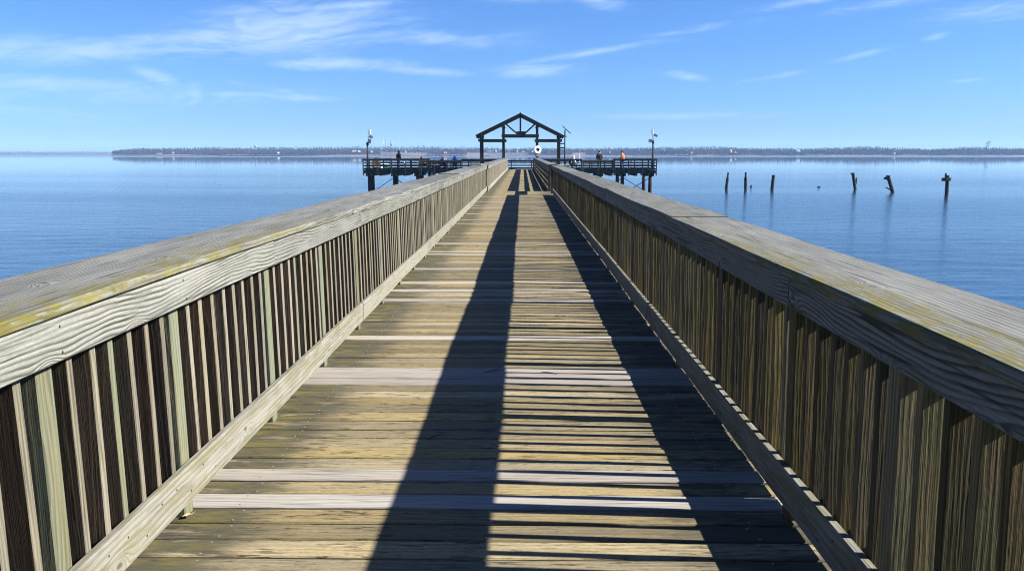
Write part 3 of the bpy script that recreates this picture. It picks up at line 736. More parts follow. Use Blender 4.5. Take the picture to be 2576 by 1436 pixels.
def person(loc, rz, pose, label, jacket, trousers, head='hood', headmat=None, group=None):
    root = empty('person', loc, label, 'person', group, rz)
    P = {k: Vector(v) for k, v in pose.items()}
    order = ['pelvis', 'belly', 'chest', 'neck', 'chin', 'head', 'crown', 'shL', 'elL', 'wrL', 'shR', 'elR', 'wrR', 'hipL', 'knL', 'anL', 'toL', 'hipR', 'knR', 'anR', 'toR', 'haL', 'haR', 'nose']
    fwd = (P['nose'] - P['head']).normalized()
    for s_ in 'LR':
        P['ha' + s_] = P['wr' + s_] + (P['wr' + s_] - P['el' + s_]).normalized() * .09
    I = {k: i for i, k in enumerate(order)}
    E = [('pelvis', 'belly'), ('belly', 'chest'), ('chest', 'neck'), ('neck', 'chin'), ('chin', 'head'), ('head', 'crown'), ('head', 'nose'),
         ('chest', 'shL'), ('shL', 'elL'), ('elL', 'wrL'), ('wrL', 'haL'), ('chest', 'shR'), ('shR', 'elR'), ('elR', 'wrR'), ('wrR', 'haR'),
         ('pelvis', 'hipL'), ('hipL', 'knL'), ('knL', 'anL'), ('anL', 'toL'), ('pelvis', 'hipR'), ('hipR', 'knR'), ('knR', 'anR'), ('anR', 'toR')]
    rad = {'pelvis': .13, 'belly': .13, 'chest': .14, 'neck': .055, 'chin': .07, 'head': .088, 'crown': .06, 'nose': .018,
           'sh': .065, 'el': .043, 'wr': .030, 'ha': .034, 'hip': .085, 'kn': .058, 'an': .042, 'to': .035}
    rr = [rad.get(k, rad.get(k[:-1])) for k in order]
    body = skin('body', [P[k] for k in order], [(I[a], I[b]) for a, b in E], rr, M['skin'], root)
    # fingers: five unequal tapered tubes growing from each palm
    m = MB()
    for s_ in 'LR':
        d = (P['ha' + s_] - P['wr' + s_]).normalized(); side = d.cross(Vector((0, 0, 1)));
        if side.length < .1: side = d.cross(Vector((1, 0, 0)))
        side.normalize(); nn = side.cross(d)
        for k, L in enumerate((.060, .072, .078, .070)):
            b0 = P['ha' + s_] + side * (.024 - k * .016)
            m.tube([b0, b0 + d * L * .5 + nn * .01, b0 + d * L * .85 + nn * .03], [.009, .008, .006], 6)
        b0 = P['wr' + s_] + d * .03 + side * .03
        m.tube([b0, b0 + side * .025 + d * .03, b0 + side * .03 + d * .06], [.011, .010, .007], 6)
    me = body.data
    fm = m.build('tmp_fingers', M['skin'])
    bm = bmesh.new(); bm.from_mesh(me); bm.from_mesh(fm.data); bm.to_mesh(me); bm.free()
    bpy.data.objects.remove(fm)
    # clothes
    jo = ['belly', 'pelvis', 'chest', 'neck', 'shL', 'elL', 'wrL', 'shR', 'elR', 'wrR']
    jr = {'belly': (.225, .18), 'pelvis': (.21, .175), 'chest': (.235, .195), 'neck': .105, 'sh': .13, 'el': .10, 'wr': .065}
    JI = {k: i for i, k in enumerate(jo)}
    skin('jacket', [P[k] for k in jo], [(JI[a], JI[b]) for a, b in (('belly', 'pelvis'), ('belly', 'chest'), ('chest', 'neck'), ('chest', 'shL'), ('shL', 'elL'), ('elL', 'wrL'), ('chest', 'shR'), ('shR', 'elR'), ('elR', 'wrR'))],
         [jr.get(k, jr.get(k[:-1])) for k in jo], M[jacket], root)
    to = ['pelvis', 'hipL', 'knL', 'anL', 'hipR', 'knR', 'anR']
    tr = {'pelvis': .16, 'hip': .108, 'kn': .080, 'an': .066}
    TI = {k: i for i, k in enumerate(to)}
    skin('trousers', [P[k] for k in to], [(TI[a], TI[b]) for a, b in (('pelvis', 'hipL'), ('hipL', 'knL'), ('knL', 'anL'), ('pelvis', 'hipR'), ('hipR', 'knR'), ('knR', 'anR'))],
         [tr.get(k, tr.get(k[:-1])) for k in to], M[trousers], root)
    for s_ in 'LR':
        sh = MB(); a, b = P['an' + s_], P['to' + s_]
        sh.tube([a - Z * .03 - (b - a).normalized() * .06, a - Z * .035, b - Z * .0, b + (b - a).normalized() * .05], [.045, .055, .048, .025], 8)
        so = sh.build('shoe', M['black']); so.parent = root
    h = P['head']; up = (P['crown'] - P['chin']).normalized()
    hm = MB()
    if head == 'hood':
        hm.ball(h - fwd * .03 + up * .02, (.125, .135, .150), 12, 8); hm.tube([h - fwd * .03 - up * .08, P['neck'] - fwd * .02 - Z * .03], [.115, .13], 12)
        nm = 'hood'
    elif head == 'cap':
        hm.ball(h + up * .05 - fwd * .01, (.105, .112, .075), 12, 8); hm.box(h + up * .055 + fwd * .15, (.15, .12, .015), .005, axis=0, rz=math.atan2(fwd.y, fwd.x) - math.pi / 2)
        nm = 'cap'
    else:
        hm.ball(h + up * .03 - fwd * .02, (.098, .108, .105), 12, 8)
        nm = 'hair'
    ho = hm.build(nm, M[headmat or jacket]); ho.parent = root
    return root

def standing(h=1.78, stride=0.0, arms=((.05, .05), (.05, .05)), stoop=0.0, headdown=0.0):
    k = h / 1.78
    def S(x, y, z): return (x * k, y * k, z * k)
    f = stoop
    return dict(pelvis=S(0, 0, .95), belly=S(0, .02 + f * .10, 1.10), chest=S(0, .03 + f * .28, 1.33), neck=S(0, .04 + f * .40, 1.50), chin=S(0, .06 + f * .45, 1.56),
                head=S(0, .05 + f * .50 + headdown * .04, 1.66 - headdown * .02), crown=S(0, .03 + f * .52 + headdown * .08, 1.73 - headdown * .02), nose=S(0, .15 + f * .52 + headdown * .05, 1.64 - headdown * .08),
                shL=S(-.19, .03 + f * .30, 1.42), elL=S(-.25, .00 + arms[0][0] + f * .2, 1.13), wrL=S(-.20, .06 + arms[0][0] + arms[0][1] + f * .15, .93 + arms[0][1] * .6),
                shR=S(.19, .03 + f * .30, 1.42), elR=S(.25, .00 + arms[1][0] + f * .2, 1.13), wrR=S(.20, .06 + arms[1][0] + arms[1][1] + f * .15, .93 + arms[1][1] * .6),
                hipL=S(-.10, 0, .90), knL=S(-.11, .06 + stride * .35, .49), anL=S(-.11, stride * .55, .09), toL=S(-.12, .15 + stride * .55, .035),
                hipR=S(.10, 0, .90), knR=S(.11, .05 - stride * .22, .49), anR=S(.11, -stride * .62, .09 + abs(stride) * .06), toR=S(.12, .15 - stride * .60, .035))
def seated(h=1.20, stoop=.2):
    b = h - 1.28
    f = stoop
    return dict(pelvis=(0, 0, .52), belly=(0, .02 + f * .1, .66 + b * .3), chest=(0, .02 + f * .28, .88 + b * .7), neck=(0, .03 + f * .42, 1.03 + b), chin=(0, .06 + f * .48, 1.08 + b), head=(0, .05 + f * .52, 1.18 + b), crown=(0, .03 + f * .54, 1.24 + b), nose=(0, .155 + f * .54, 1.15 + b),
                shL=(-.19, .02 + f * .3, .96 + b), elL=(-.27, .08 + f * .3, .70), wrL=(-.14, .30, .66), shR=(.19, .02 + f * .3, .96 + b), elR=(.27, .08 + f * .3, .70), wrR=(.14, .30, .66),
                hipL=(-.10, .04, .50), knL=(-.15, .46, .50), anL=(-.15, .46, .10), toL=(-.16, .62, .035), hipR=(.10, .04, .50), knR=(.15, .46, .50), anR=(.15, .44, .10), toR=(.16, .60, .035))

def spot(dx, Yd): return Vector(((dx - VX) / F * Yd, Yd, DECK))
person(spot(1001.5, 83.4), R(-32), standing(1.86, .42, ((.06, .05), (-.05, .15)), .12, .2), 'person in a black hooded jacket walking along the left arm', 'black', 'navy', 'hood')
person(spot(1508, 83.1), R(8), standing(1.86, .0, ((.03, .02), (.03, .02)), 0, 0), 'person in a dark maroon jacket standing with back turned on the right arm', 'maroon', 'black', 'hair', 'hair')
person(spot(1567, 83.6), R(62), standing(1.84, .10, ((.05, .16), (.05, .16)), .06, .9), 'person in an orange top and jeans looking down on the right arm', 'orange', 'denim', 'hair', 'hair')
def chair(loc, rz, label, mat):
    root = empty('folding_chair', loc, label, 'chair', None, rz)
    def put(m, name, mt):
        o = m.build(name, mt); o.parent = root
    m = MB(); m.box((0, .06, .40), (.50, .46, .03), .01); put(m, 'seat', mat)
    m = MB(); m.box((0, -.22, .68), (.50, .03, .42), .01, rx=-.2); put(m, 'backrest', mat)
    for sx in (-.25, .25):
        m = MB(); m.tube([(sx, -.24, .02), (sx, .27, .42)], .014, 6); put(m, 'leg', M['metal'])
        m = MB(); m.tube([(sx, .27, .02), (sx, -.20, .42), (sx, -.28, .90)], .014, 6); put(m, 'leg', M['metal'])
        m = MB(); m.box((sx, .05, .60), (.05, .42, .025), .006); put(m, 'armrest', M['black'])
for (dx, yd, rz, h, st, lab, jk, tr, hd, hm, cl, cm) in (
        (1110, 84.4, R(-50), 1.21, .15, 'person in a dark cap and black top seated at the lowered left railing', 'black', 'navy', 'cap', 'hair', 'dark folding chair under the person in the cap', 'black'),
        (1143.5, 83.9, R(10), 1.24, .30, 'person in a bright blue hooded jacket hunched on a seat near the pavilion', 'blue', 'blue', 'hood', None, 'dark folding chair under the person in blue', 'navy'),
        (1440, 84.3, R(-60), 1.26, .25, 'person in a pale hooded top and blue trousers seated right of the pavilion', 'pale_cloth', 'denim', 'hood', None, 'blue folding chair under the person in the pale hood', 'navy')):
    person(spot(dx, yd), rz, seated(h, st), lab, jk, tr, hd, hm)
    chair(spot(dx, yd), rz, cl, M[cm])
# empty camp chair between the two mooring piles
chair(spot(1089, 84.2), R(150), 'empty dark folding chair beside the shorter mooring pile', M['black'])

# gear on the left arm
def gear(name, loc, label, cat):
    return empty(name, loc, label, cat)
c = spot(945.5, 83.3)
g = gear('folding_chair', c, 'ochre canvas camp chair standing behind the left arm railing', 'chair')
for nm, cc, ss_, mt, rx in (('seat', (0, 0, .42), (.62, .5, .09), 'ochre', 0), ('backrest', (-.02, .24, .70), (.66, .07, .52), 'ochre', -.15), ('armrest', (.33, 0, .62), (.07, .45, .05), 'ochre', 0), ('armrest', (-.33, 0, .62), (.07, .45, .05), 'ochre', 0)):
    m = MB(); m.box(c + Vector(cc), ss_, .02, rx=rx); m.build(nm, M[mt], g)
for sx in (-.28, .28):
    for sy in (-.2, .2):
        m = MB(); m.tube([c + Vector((sx, sy, 0)), c + Vector((sx * .8, sy * .6, .42))], .016, 6); m.build('leg', M['metal'], g)
c = spot(966, 83.25)
g = gear('cooler', c, 'teal cooler with a red and white lid behind the left arm railing', 'cooler')
m = MB(); m.box(c + Z * .24, (.70, .40, .46), .03); m.build('body', M['teal'], g)
m = MB(); m.box(c + Z * .52 + X * .02, (.72, .42, .09), .03); m.build('lid', M['white'], g)
m = MB(); m.box(c + Vector((.22, -.05, .60)), (.24, .2, .075), .02); m.build('latch', M['red'], g)
m = MB(); m.tube([c + Vector((-.33, 0, .5)), c + Vector((-.30, 0, .72)), c + Vector((.05, 0, .74)), c + Vector((.1, 0, .56))], .014, 6); m.build('handle', M['black'], g)
c = spot(958, 83.0)
m = MB(); m.tube([c, c + Z * .27, c + Z * .28, c + Z * .03], [.105, .125, .115, .10], 12); m.tube([c + Vector((-.12, 0, .26)), c + Vector((0, -.02, .36)), c + Vector((.12, 0, .26))], .006, 5, mi=1)
tag(m.build('bait_bucket', [M['white'], M['metal']], origin=c), 'small white bucket on the deck between the camp chair and cooler', 'bucket')
c = spot(1016.5, 83.0) + Z * .72
m = MB(); m.tube([c - Z * .22, c - Z * .05, c + Z * .06], [.10, .09, .02], 10)
tag(m.build('plastic_bag', M['white'], origin=c), 'small white bag hanging by the person in the black hood', 'bag')
c = spot(1064, 83.4)
g = gear('tackle_cart', c, 'dark tackle cart loaded with gear at the lowered left railing', 'cart')
m = MB(); m.box(c + Z * .42, (.85, .5, .30), .03); m.build('basket', M['black'], g)
m = MB(); m.ball(c + Vector((.1, 0, .64)), (.28, .2, .12), 10, 6); m.build('bundle', M['ochre'], g)
for sx in (-.3, .3):
    m = MB(); pts = [(c.x + sx + .16 * math.cos(a * math.pi / 8), c.y - .27, c.z + .18 + .16 * math.sin(a * math.pi / 8)) for a in range(17)]
    m.tube(pts, .02, 6, caps=False); m.build('wheel', M['black'], g)
m = MB(); m.tube([c + Vector((-.42, 0, .5)), c + Vector((-.62, 0, .85))], .015, 6); m.build('handle', M['metal'], g)
c = spot(1096, 83.3)
g = gear('storage_bin', c, 'dark blue bin on the deck at the lowered left railing', 'bin')
m = MB(); m.box(c + Z * .17, (.75, .42, .34), .03); m.build('body', M['navy'], g)
m = MB(); m.box(c + Z * .36, (.79, .46, .05), .015); m.build('lid', M['black'], g)
# gear on the right arm
for (dx, w, hgt, mt, lab) in ((1604, .75, .16, 'black', 'dark tackle bag lying on the right arm deck near the corner'), (1580, .5, .12, 'pale_cloth', 'pale folded cloth on the deck beside the person in orange')):
    c = spot(dx, 83.2); m = MB(); m.ball(c + Z * hgt * .5, (w / 2, .2, hgt * .55), 12, 6); m.tube([c + Vector((-w * .3, 0, hgt)), c + Vector((0, 0, hgt * 1.7)), c + Vector((w * .3, 0, hgt))], .012, 6)
    tag(m.build('tackle_bag' if mt == 'black' else 'cloth_bundle', M[mt], origin=c), lab, 'bag' if mt == 'black' else 'cloth')
# fishing rods leaning on the rails
for (dx0, dx1, ytop, yb, lab) in ((970.2, 970.2, 350.7, 83.1, 'tall dark fishing rod standing upright beside the cooler'), (983.0, 979.0, 356, 83.2, 'dark fishing rod leaning beside the person in the black hood'),
                              (948.5, 954.5, 394, 83.2, 'short dark fishing rod tilted over the camp chair'),
                              (1562.4, 1564.5, 378, 82.6, 'thin fishing rod just left of the person in orange'), (1586.2, 1586.5, 386, 86.9, 'thin fishing rod right of the person in orange'),
                              (1458.5, 1458.5, 387, 86.9, 'pale fishing rod standing beyond the seated person in the pale hood'), (1061, 1061, 379, 87.0, 'thin rod upright beside the taller mooring pile')):
    a = spot(dx1, yb) + Z * .35; b = at(dx0, ytop, yb)
    m = MB(); m.tube([a, a + (b - a) * .25, b], [.024, .017, .009], 6); ro = empty('fishing_rod', a, lab, 'fishing rod'); m.build('blank', M['rod'] if 'pale' not in lab else M['white'], ro)
    m = MB(); m.tube([a - (b - a).normalized() * .30, a + (b - a).normalized() * .05], .026, 6); m.build('grip', M['black'], ro)
    m = MB(); c = a + (b - a).normalized() * .12; m.tube([c - Y * .06 - X * .03, c - Y * .06 + X * .03], .04, 8); m.build('reel', M['metal'], ro)

# ------------------------------------------------------------------ old piles in the water
def old_pile(dx, dyb, dyt, lean_dx, rad, label, extras=None):
    b = on_level(dx, dyb, 0.0); Yd = b.y; t_ = at(dx + lean_dx, dyt, Yd); rad *= .86
    d = t_ - b
    root = empty('old_pile', (b.x, b.y, 0), label, 'pile', 'row of old pier piles in the water')
    m = MB()
    n = 9; pts, rs = [], []
    for k in range(n):
        f = k / (n - 1)
        rr_ = rad * (1.0 - .08 * f) * (1 + .10 * mnoise.noise((f * 5, dx, 0)))
        pts.append(b - Vector((d.x * .4, 0, 1.0)) * (1 if k == 0 else 0) + d * f * (1 if k else 0)); rs.append(rr_)
    if extras == 'neck': rs = [r if k < 6 else r * .62 for k, r in enumerate(rs)]
    if extras == 'taper': rs = [r * (1 - .35 * k / (n - 1)) for k, r in enumerate(rs)]
    m.tube(pts, rs, 12, smooth=False); m.build('trunk', M['pile'], root)
    m2 = MB()
    if extras == 'fork':
        m2.tube([b + d * .72, b + d * 1.0 - X * .26 + Z * .0], [rad * .55, rad * .25], 8); m2.build('splinter', M['pile'], root)
        m2 = MB(); m2.box(b + d * .52 + X * .27, (.14, .12, .75), .02); m2.build('side_board', M['pile'], root)
    if extras == 'block':
        m2.tube([t_ - d * .02, t_ + Z * .12], [.30, .22], 8); m2.build('head', M['pile'], root)
        m2 = MB(); m2.box(t_ - d.normalized() * .28 - X * .20, (.62, .25, .26), .03, ry=.25); m2.build('cross_piece', M['pile'], root)
        m2 = MB(); m2.box(t_ - d.normalized() * .50 + X * .02 - Y * .2, (.16, .05, .26), .01); m2.build('scar', M['grey'], root)
        m2 = MB(); m2.tube([b + d * .12 - X * .05, b + d * .30 - X * .62], [.09, .06], 8); m2.build('prop', M['pile'], root)
    if extras == 'cross':
        m2.box(t_ - Z * .42 - X * .14, (.86, .16, .34), .02); m2.build('cross_board', M['pile'], root)
        m2 = MB(); m2.box(t_ - Z * .38 + X * .0 - Y * .2, (.52, .04, .30), .01); m2.build('bleached_patch', M['grey'], root)
        m2 = MB(); m2.box(t_ - X * .20 - Z * .05, (.15, .15, .55), .02); m2.build('upright', M['pile'], root)
old_pile(1827, 475.5, 434, 5, .21, 'dark old pile with a narrowed top, leftmost in the water and leaning right', 'neck')
old_pile(1875.5, 475.5, 433.5, .5, .23, 'upright dark old pile, second from the left in the water', 'neck')
old_pile(1942, 476.5, 440.5, 4, .24, 'plain thick dark old pile leaning slightly, third from the left in the water')
old_pile(2151.5, 477, 435, -6, .22, 'forked dark old pile with a side board in the water', 'fork')
old_pile(2246, 484, 444, -12, .24, 'strongly leaning old pile with a broken block on its head in the water', 'block')
old_pile(2381, 492, 441.5, 3, .22, 'old pile with a crossing board, rightmost in the water', 'cross')
for (dx, dy, s_, lab) in ((1889, 471, .28, 'small dark stump breaking the water beside the second old pile'), (2060.5, 471.5, .30, 'small dark waterlogged lump afloat midway along the old piles')):
    b = on_level(dx, dy, 0.0)
    m = MB(); m.tube([b - Z * .3, b + Z * .05, b + Vector((s_ * .3, 0, s_ * (1.0 if dx < 2000 else .45)))], [s_ * .5 if dx < 2000 else s_, s_ * .5 if dx < 2000 else s_ * .8, s_ * .25], 8, smooth=False)
    tag(m.build('stump', M['pile'], origin=b), lab, 'stump')

# ------------------------------------------------------------------ water
def water_mat():
    m, t, b = new_mat('river_water')
    g = t.new('ShaderNodeNewGeometry'); p = t.sep(g.outputs['Position'])
    px, py = p[0], p[1]
    b.inputs['Base Color'].default_value = (.009, .027, .050, 1)
    b.inputs['IOR'].default_value = 1.333
    # wind: ripples in the lee of the shore we stand on, glassy farther out, one breezy streak before the far shore
    big = t.noise(t.comb(t.m('MULTIPLY', px, .004), t.m('MULTIPLY', py, .022), 0.0), 1.0, 3.0, .55)
    near = t.ss(t.m('ADD', py, t.m('MULTIPLY', big, 110.0)), 95.0, 330.0, 1.0, 0.0)
    streak = t.m('MULTIPLY', t.ss(t.m('ADD', py, t.m('MULTIPLY', big, 90.0)), 850.0, 890.0), t.ss(t.m('ADD', py, t.m('MULTIPLY', big, 120.0)), 1150.0, 1240.0, 1.0, 0.0))
    patch = t.ss(big, .40, .60, .6, 1.2)
    amt = t.m('MAXIMUM', t.m('MULTIPLY', near, patch), t.m('MULTIPLY', streak, .9))
    r1 = t.noise(t.comb(t.m('MULTIPLY', px, 2.2), t.m('MULTIPLY', py, 4.2), 0.0), 1.0, 4.0, .6, .5)
    r2 = t.noise(t.comb(t.m('MULTIPLY', px, .28), t.m('MULTIPLY', py, .75), 4.0), 1.0, 2.0, .5)
    h = t.m('ADD', t.m('MULTIPLY', r1, .040), t.m('MULTIPLY', r2, .13))
    bp = t.new('ShaderNodeBump'); bp.inputs['Distance'].default_value = 1.0
    t.l.new(h, bp.inputs['Height']); t.put(bp.inputs['Strength'], t.m('ADD', t.m('MULTIPLY', amt, .55), .022))
    t.l.new(bp.outputs[0], b.inputs['Normal'])
    t.put(b.inputs['Roughness'], t.m('ADD', t.m('MULTIPLY', amt, .10), .02))
    return m
m = MB()
m.quad((-4200, -300, 0), (4200, -300, 0), (4200, 4200, 0), (-4200, 4200, 0))
tag(m.build('water', water_mat()), kind='structure')

# ------------------------------------------------------------------ far shore
def shore_mat():
    m, t, b = new_mat('shore_ground')
    g = t.new('ShaderNodeNewGeometry'); p = t.sep(g.outputs['Position'])
    n = t.noise(t.comb(t.m('MULTIPLY', p[0], .012), t.m('MULTIPLY', p[1], .01), t.m('MULTIPLY', p[2], .2)), 1.0, 4.0, .6)
    n2 = t.noise(g.outputs['Position'], .2, 4.0)
    c = t.mix(t.m('MULTIPLY', t.ss(n, .46, .56), t.ss(p[1], 1700.0, 2000.0, 1.0, 0.0)), t.mix(n2, (.024, .021, .016), (.04, .034, .024)), (.115, .058, .044))
    t.put(b.inputs['Base Color'], c); b.inputs['Roughness'].default_value = .95
    return m
SH = 1320.0
prof = [(-900, 372), (-200, 374), (272, 386), (300, 378), (345, 374), (500, 372.5), (640, 372), (760, 371), (1000, 370), (1100, 370), (1200, 372), (1300, 374), (1500, 373.5), (1600, 372.5), (1680, 370.5), (1760, 370), (1830, 371.5), (1990, 374.5), (2090, 373), (2140, 370.5), (2190, 370), (2240, 372), (2330, 377), (2365, 374.5), (2420, 370.5), (2470, 371), (2500, 373), (2560, 374.5), (2700, 373), (3400, 371)]
def top_y(dx):
    for (a, b) in zip(prof[:-1], prof[1:]):
        if a[0] <= dx <= b[0]:
            f = (dx - a[0]) / (b[0] - a[0]); return a[1] + (b[1] - a[1]) * f
    return 373
def ground_z(x, yy, y0):
    d = yy - y0
    return -1.0 if d < 0 else min(1.2 + d * .05, 5.2 + d * .004) + .7 * mnoise.noise((x * .01, yy * .01, 0))
def shore(y0, x0, x1, name, nx=160):
    vs, fs = [], []
    ds = (-3, 0, 2, 8, 25, 60, 130, 260, 420)
    for i in range(nx + 1):
        x = x0 + (x1 - x0) * i / nx
        wob = 14 * mnoise.noise((x * .006, y0, 0)) + 5 * mnoise.noise((x * .03, y0, 2))
        for d in ds:
            z = -.8 if d < 0 else ({0: .05, 2: .5}.get(d) if d in (0, 2) else ground_z(x, y0 + d, y0))
            vs.append((x, y0 + d + wob, z))
    k = len(ds)
    for i in range(nx):
        for j in range(k - 1):
            fs.append((i * k + j, (i + 1) * k + j, (i + 1) * k + j + 1, i * k + j + 1))
    m = MB(); m.poly(vs, fs, None, 0, True)
    return tag(m.build(name, MS), kind='structure')
MS = shore_mat()
shore(SH, (272 - VX) / F * SH, 1500, 'shore')
shore(2500.0, -2600, -900, 'far_shore_land', 60)

def tree_mats():
    out = []
    for nm, c1, c2 in (('bare_twigs', (.024, .019, .016), (.044, .034, .027)), ('evergreen_needles', (.008, .014, .008), (.020, .030, .017))):
        m, t, b = new_mat(nm)
        vc = t.new('ShaderNodeVertexColor', layer_name='rnd'); rs = t.new('ShaderNodeSeparateColor'); t.l.new(vc.outputs[0], rs.inputs[0])
        t.put(b.inputs['Base Color'], t.mix(rs.outputs[0], c1, c2)); b.inputs['Roughness'].default_value = .95
        b.inputs['Specular IOR Level'].default_value = .1
        out.append(m)
    return out
TM = tree_mats()
def woods(y0, dx0, dx1, rows, step, hscale, seed, nq=26, use_prof=True):
    rng = random.Random(seed); m = MB()
    for r in range(rows):
        yy = y0 + 6 + r * 26 / max(1, rows - 1) * 3
        dx = dx0
        while dx < dx1:
            if r < 3 and use_prof and any(p0 < dx < p1 for p0, p1 in ((955, 1075), (1175, 1330), (1440, 1475))):
                dx += step; continue
            x = (dx - VX) / F * yy
            gz = ground_z(x, yy, y0)
            if use_prof:
                ztop = EYE + (VY + 1.2 - top_y(dx)) / F * yy
                edge = (1.0 + .22 * mnoise.noise((x * .02, r, 9))) if r >= rows - 2 else (.45 + .16 * r + .3 * mnoise.noise((x * .012, r, 3)))
            else:
                ztop = hscale; edge = 1.0
            h = max(3.0, (ztop - gz) * edge * rng.uniform(.80, 1.06))
            ever = mnoise.noise((x * .010, yy * .02, 5.0)) > .28
            w = rng.uniform(2.6, 4.6) * (.8 if ever else 1)
            bright = rng.random()
            m.tube([(x, yy, gz - .3), (x, yy, gz + h * .6)], [.28, .12], 4, (bright * .6, 0, 0, 1), 0, False)
            for q in range(nq):
                f = rng.random()
                zz = gz + h * (.12 + .88 * f)
                sp = w * (1 - f * .75 if ever else math.sqrt(max(.05, 1 - (abs(f - .42) / .62) ** 2)))
                a = rng.uniform(0, 6.283); rad = sp * math.sqrt(rng.random())
                c = Vector((x + rad * math.cos(a), yy + rad * math.sin(a), zz))
                s1 = rng.uniform(.40, 1.15) * (1 - .62 * f); s2 = s1 * rng.uniform(.45, 1.1)
                d1 = Vector((rng.gauss(0, 1), rng.gauss(0, 1), rng.gauss(0, .7))).normalized(); d2 = d1.cross(Vector((rng.gauss(0, 1), rng.gauss(0, 1), rng.gauss(0, 1)))).normalized()
                m.quad(c - d1 * s1 - d2 * s2, c + d1 * s1 - d2 * s2, c + d1 * s1 + d2 * s2, c - d1 * s1 + d2 * s2, (min(1, max(0, bright + rng.uniform(-.12, .12))), 0, 0, 1), 1 if ever else 0)
            dx += step * rng.uniform(.6, 1.4)
    return m
m = woods(SH, 282, 3500, 5, 6.0, 0, 3, 66)
tag(m.build('far_shore_woods', TM), 'hazy bare winter woods along the far shore', 'woods', kind='stuff')
m = woods(2500.0, -900, 560, 2, 6.0, 13.0, 5, 16, False)
tag(m.build('distant_shore_woods', TM), 'very pale low woods of the most distant shore at the left', 'woods', kind='stuff')

MH = {'wall': plain('white_siding', (.21, .21, .205), .7, 0, .08, .5), 'tan': plain('tan_siding', (.55, .42, .34), .8, 0, .1, .5), 'roof': plain('grey_shingles', (.30, .29, .29), .8, 0, .2, .5),
      'glass': plain('window_glass', (.03, .04, .05), .2, 0, .1), 'rust': plain('brick_red_wall', (.40, .16, .11), .8, 0, .1, .5)}
def house(dx, ybase, w, d, h, mat, label, roof='gable', dist=4, rz=35):
    yy = SH + dist; w, d, h = w * .8, max(1.1, d * .8), h * .8
    p = at(dx, ybase, yy); z = max(.4, p.z)
    root = empty('house', (p.x, yy, z), label, 'house', 'buildings on the far shore', R(rz))
    def put(m, nm, mt):
        o = m.build(nm, MH[mt]); o.parent = root
    pass
    m = MB(); m.box((0, 0, h / 2 - .4), (w, d, h + .8), 0); put(m, 'wall', mat)
    m = MB(); o = .25
    if roof == 'gable':
        zt = h + min(w, d) * .28
        pts = [(-w / 2 - o, -d / 2 - o, h), (w / 2 + o, -d / 2 - o, h), (w / 2 + o, d / 2 + o, h), (-w / 2 - o, d / 2 + o, h), (-w / 2 - o, 0, zt), (w / 2 + o, 0, zt)]
        m.poly(pts, [(0, 1, 5, 4), (2, 3, 4, 5), (1, 2, 5), (3, 0, 4), (3, 2, 1, 0)])
    else:
        m.box((0, 0, h + .12), (w + .3, d + .3, .24))
    put(m, 'roof', 'wall' if mat == 'wall' else 'roof')
    n = max(1, int(w / 4))
    for k in range(n):
        m = MB(); m.box((-w / 2 + w * (k + .5) / n, -d / 2 - .03, h * .55), (.8, .06, .8)); put(m, 'window', 'glass')
for a in ((402, 387.0, 12, 4, 1.3, 'wall', 'low white building near the left headland shore', 'flat', 4, 20), (436, 386, 4, 4, 1.6, 'wall', 'small white house just right of the low building on the left headland'),
          (1020, 383, 3, 3, 1.3, 'wall', 'white house beyond the person in the black hood'), (891, 381.4, 8, 4, 1.4, 'wall', 'long white house on the shore left of the instrument pole', 'gable', 4, 22),
          (903, 381.8, 5, 4, 1.3, 'wall', 'low white house on the shore just left of the instrument pole'), (935, 383, 5, 4, 1.4, 'wall', 'pale house on the shore right of the left instrument pole', 'gable', 4, 25),
          (1234, 380.4, 14, 4, .9, 'wall', 'long low white hall seen between the left pavilion posts', 'flat', 4, 16), (1247, 381.4, 3, 3, 2.4, 'wall', 'taller white block at the right of the low hall, inside the pavilion'),
          (1300.5, 382, 2.2, 2.2, 2.9, 'wall', 'tall bright white building framed in the middle of the pavilion', 'flat'), (1280, 382, 1.4, 1.4, 1.2, 'wall', 'tiny white cottage left of the bright building inside the pavilion'),
          (1316, 382, 7, 3, .7, 'wall', 'row of low white sheds right of the bright building inside the pavilion', 'flat', 4, 20), (1339, 381.8, 3, 3, .9, 'wall', 'low white shed beside the life ring seen inside the pavilion'),
          (1510, 383.5, 2, 2, 1.2, 'wall', 'tiny white house beyond the person in the maroon jacket'), (1534, 383.5, 2.5, 2, 1.2, 'wall', 'tiny white house left of the person in orange'),
          (1838, 382.5, 4, 4, 3.2, 'rust', 'reddish house on the shore above the first old pile'), (1850, 384.5, 3, 3, 1.1, 'wall', 'small white shed right of the reddish house'),
          (2007, 380.8, 8, 5, 1.6, 'wall', 'white long-roofed house on the wooded shore above the third old pile', 'gable', 4, 25), (2249, 387.4, 5, 4, 1.6, 'wall', 'white boathouse at the water edge above the leaning old pile'),
          (1740, 385, 3, 3, 1.3, 'tan', 'tiny tan house right of the platform corner on the far shore'), (700, 385.5, 3.5, 3, 1.4, 'tan', 'tiny tan house on the shore right of the white water tower'),
          (1120, 385.2, 6, 3, 1.0, 'rust', 'low reddish building on the shore above the seated person in the cap')):
    house(*a)

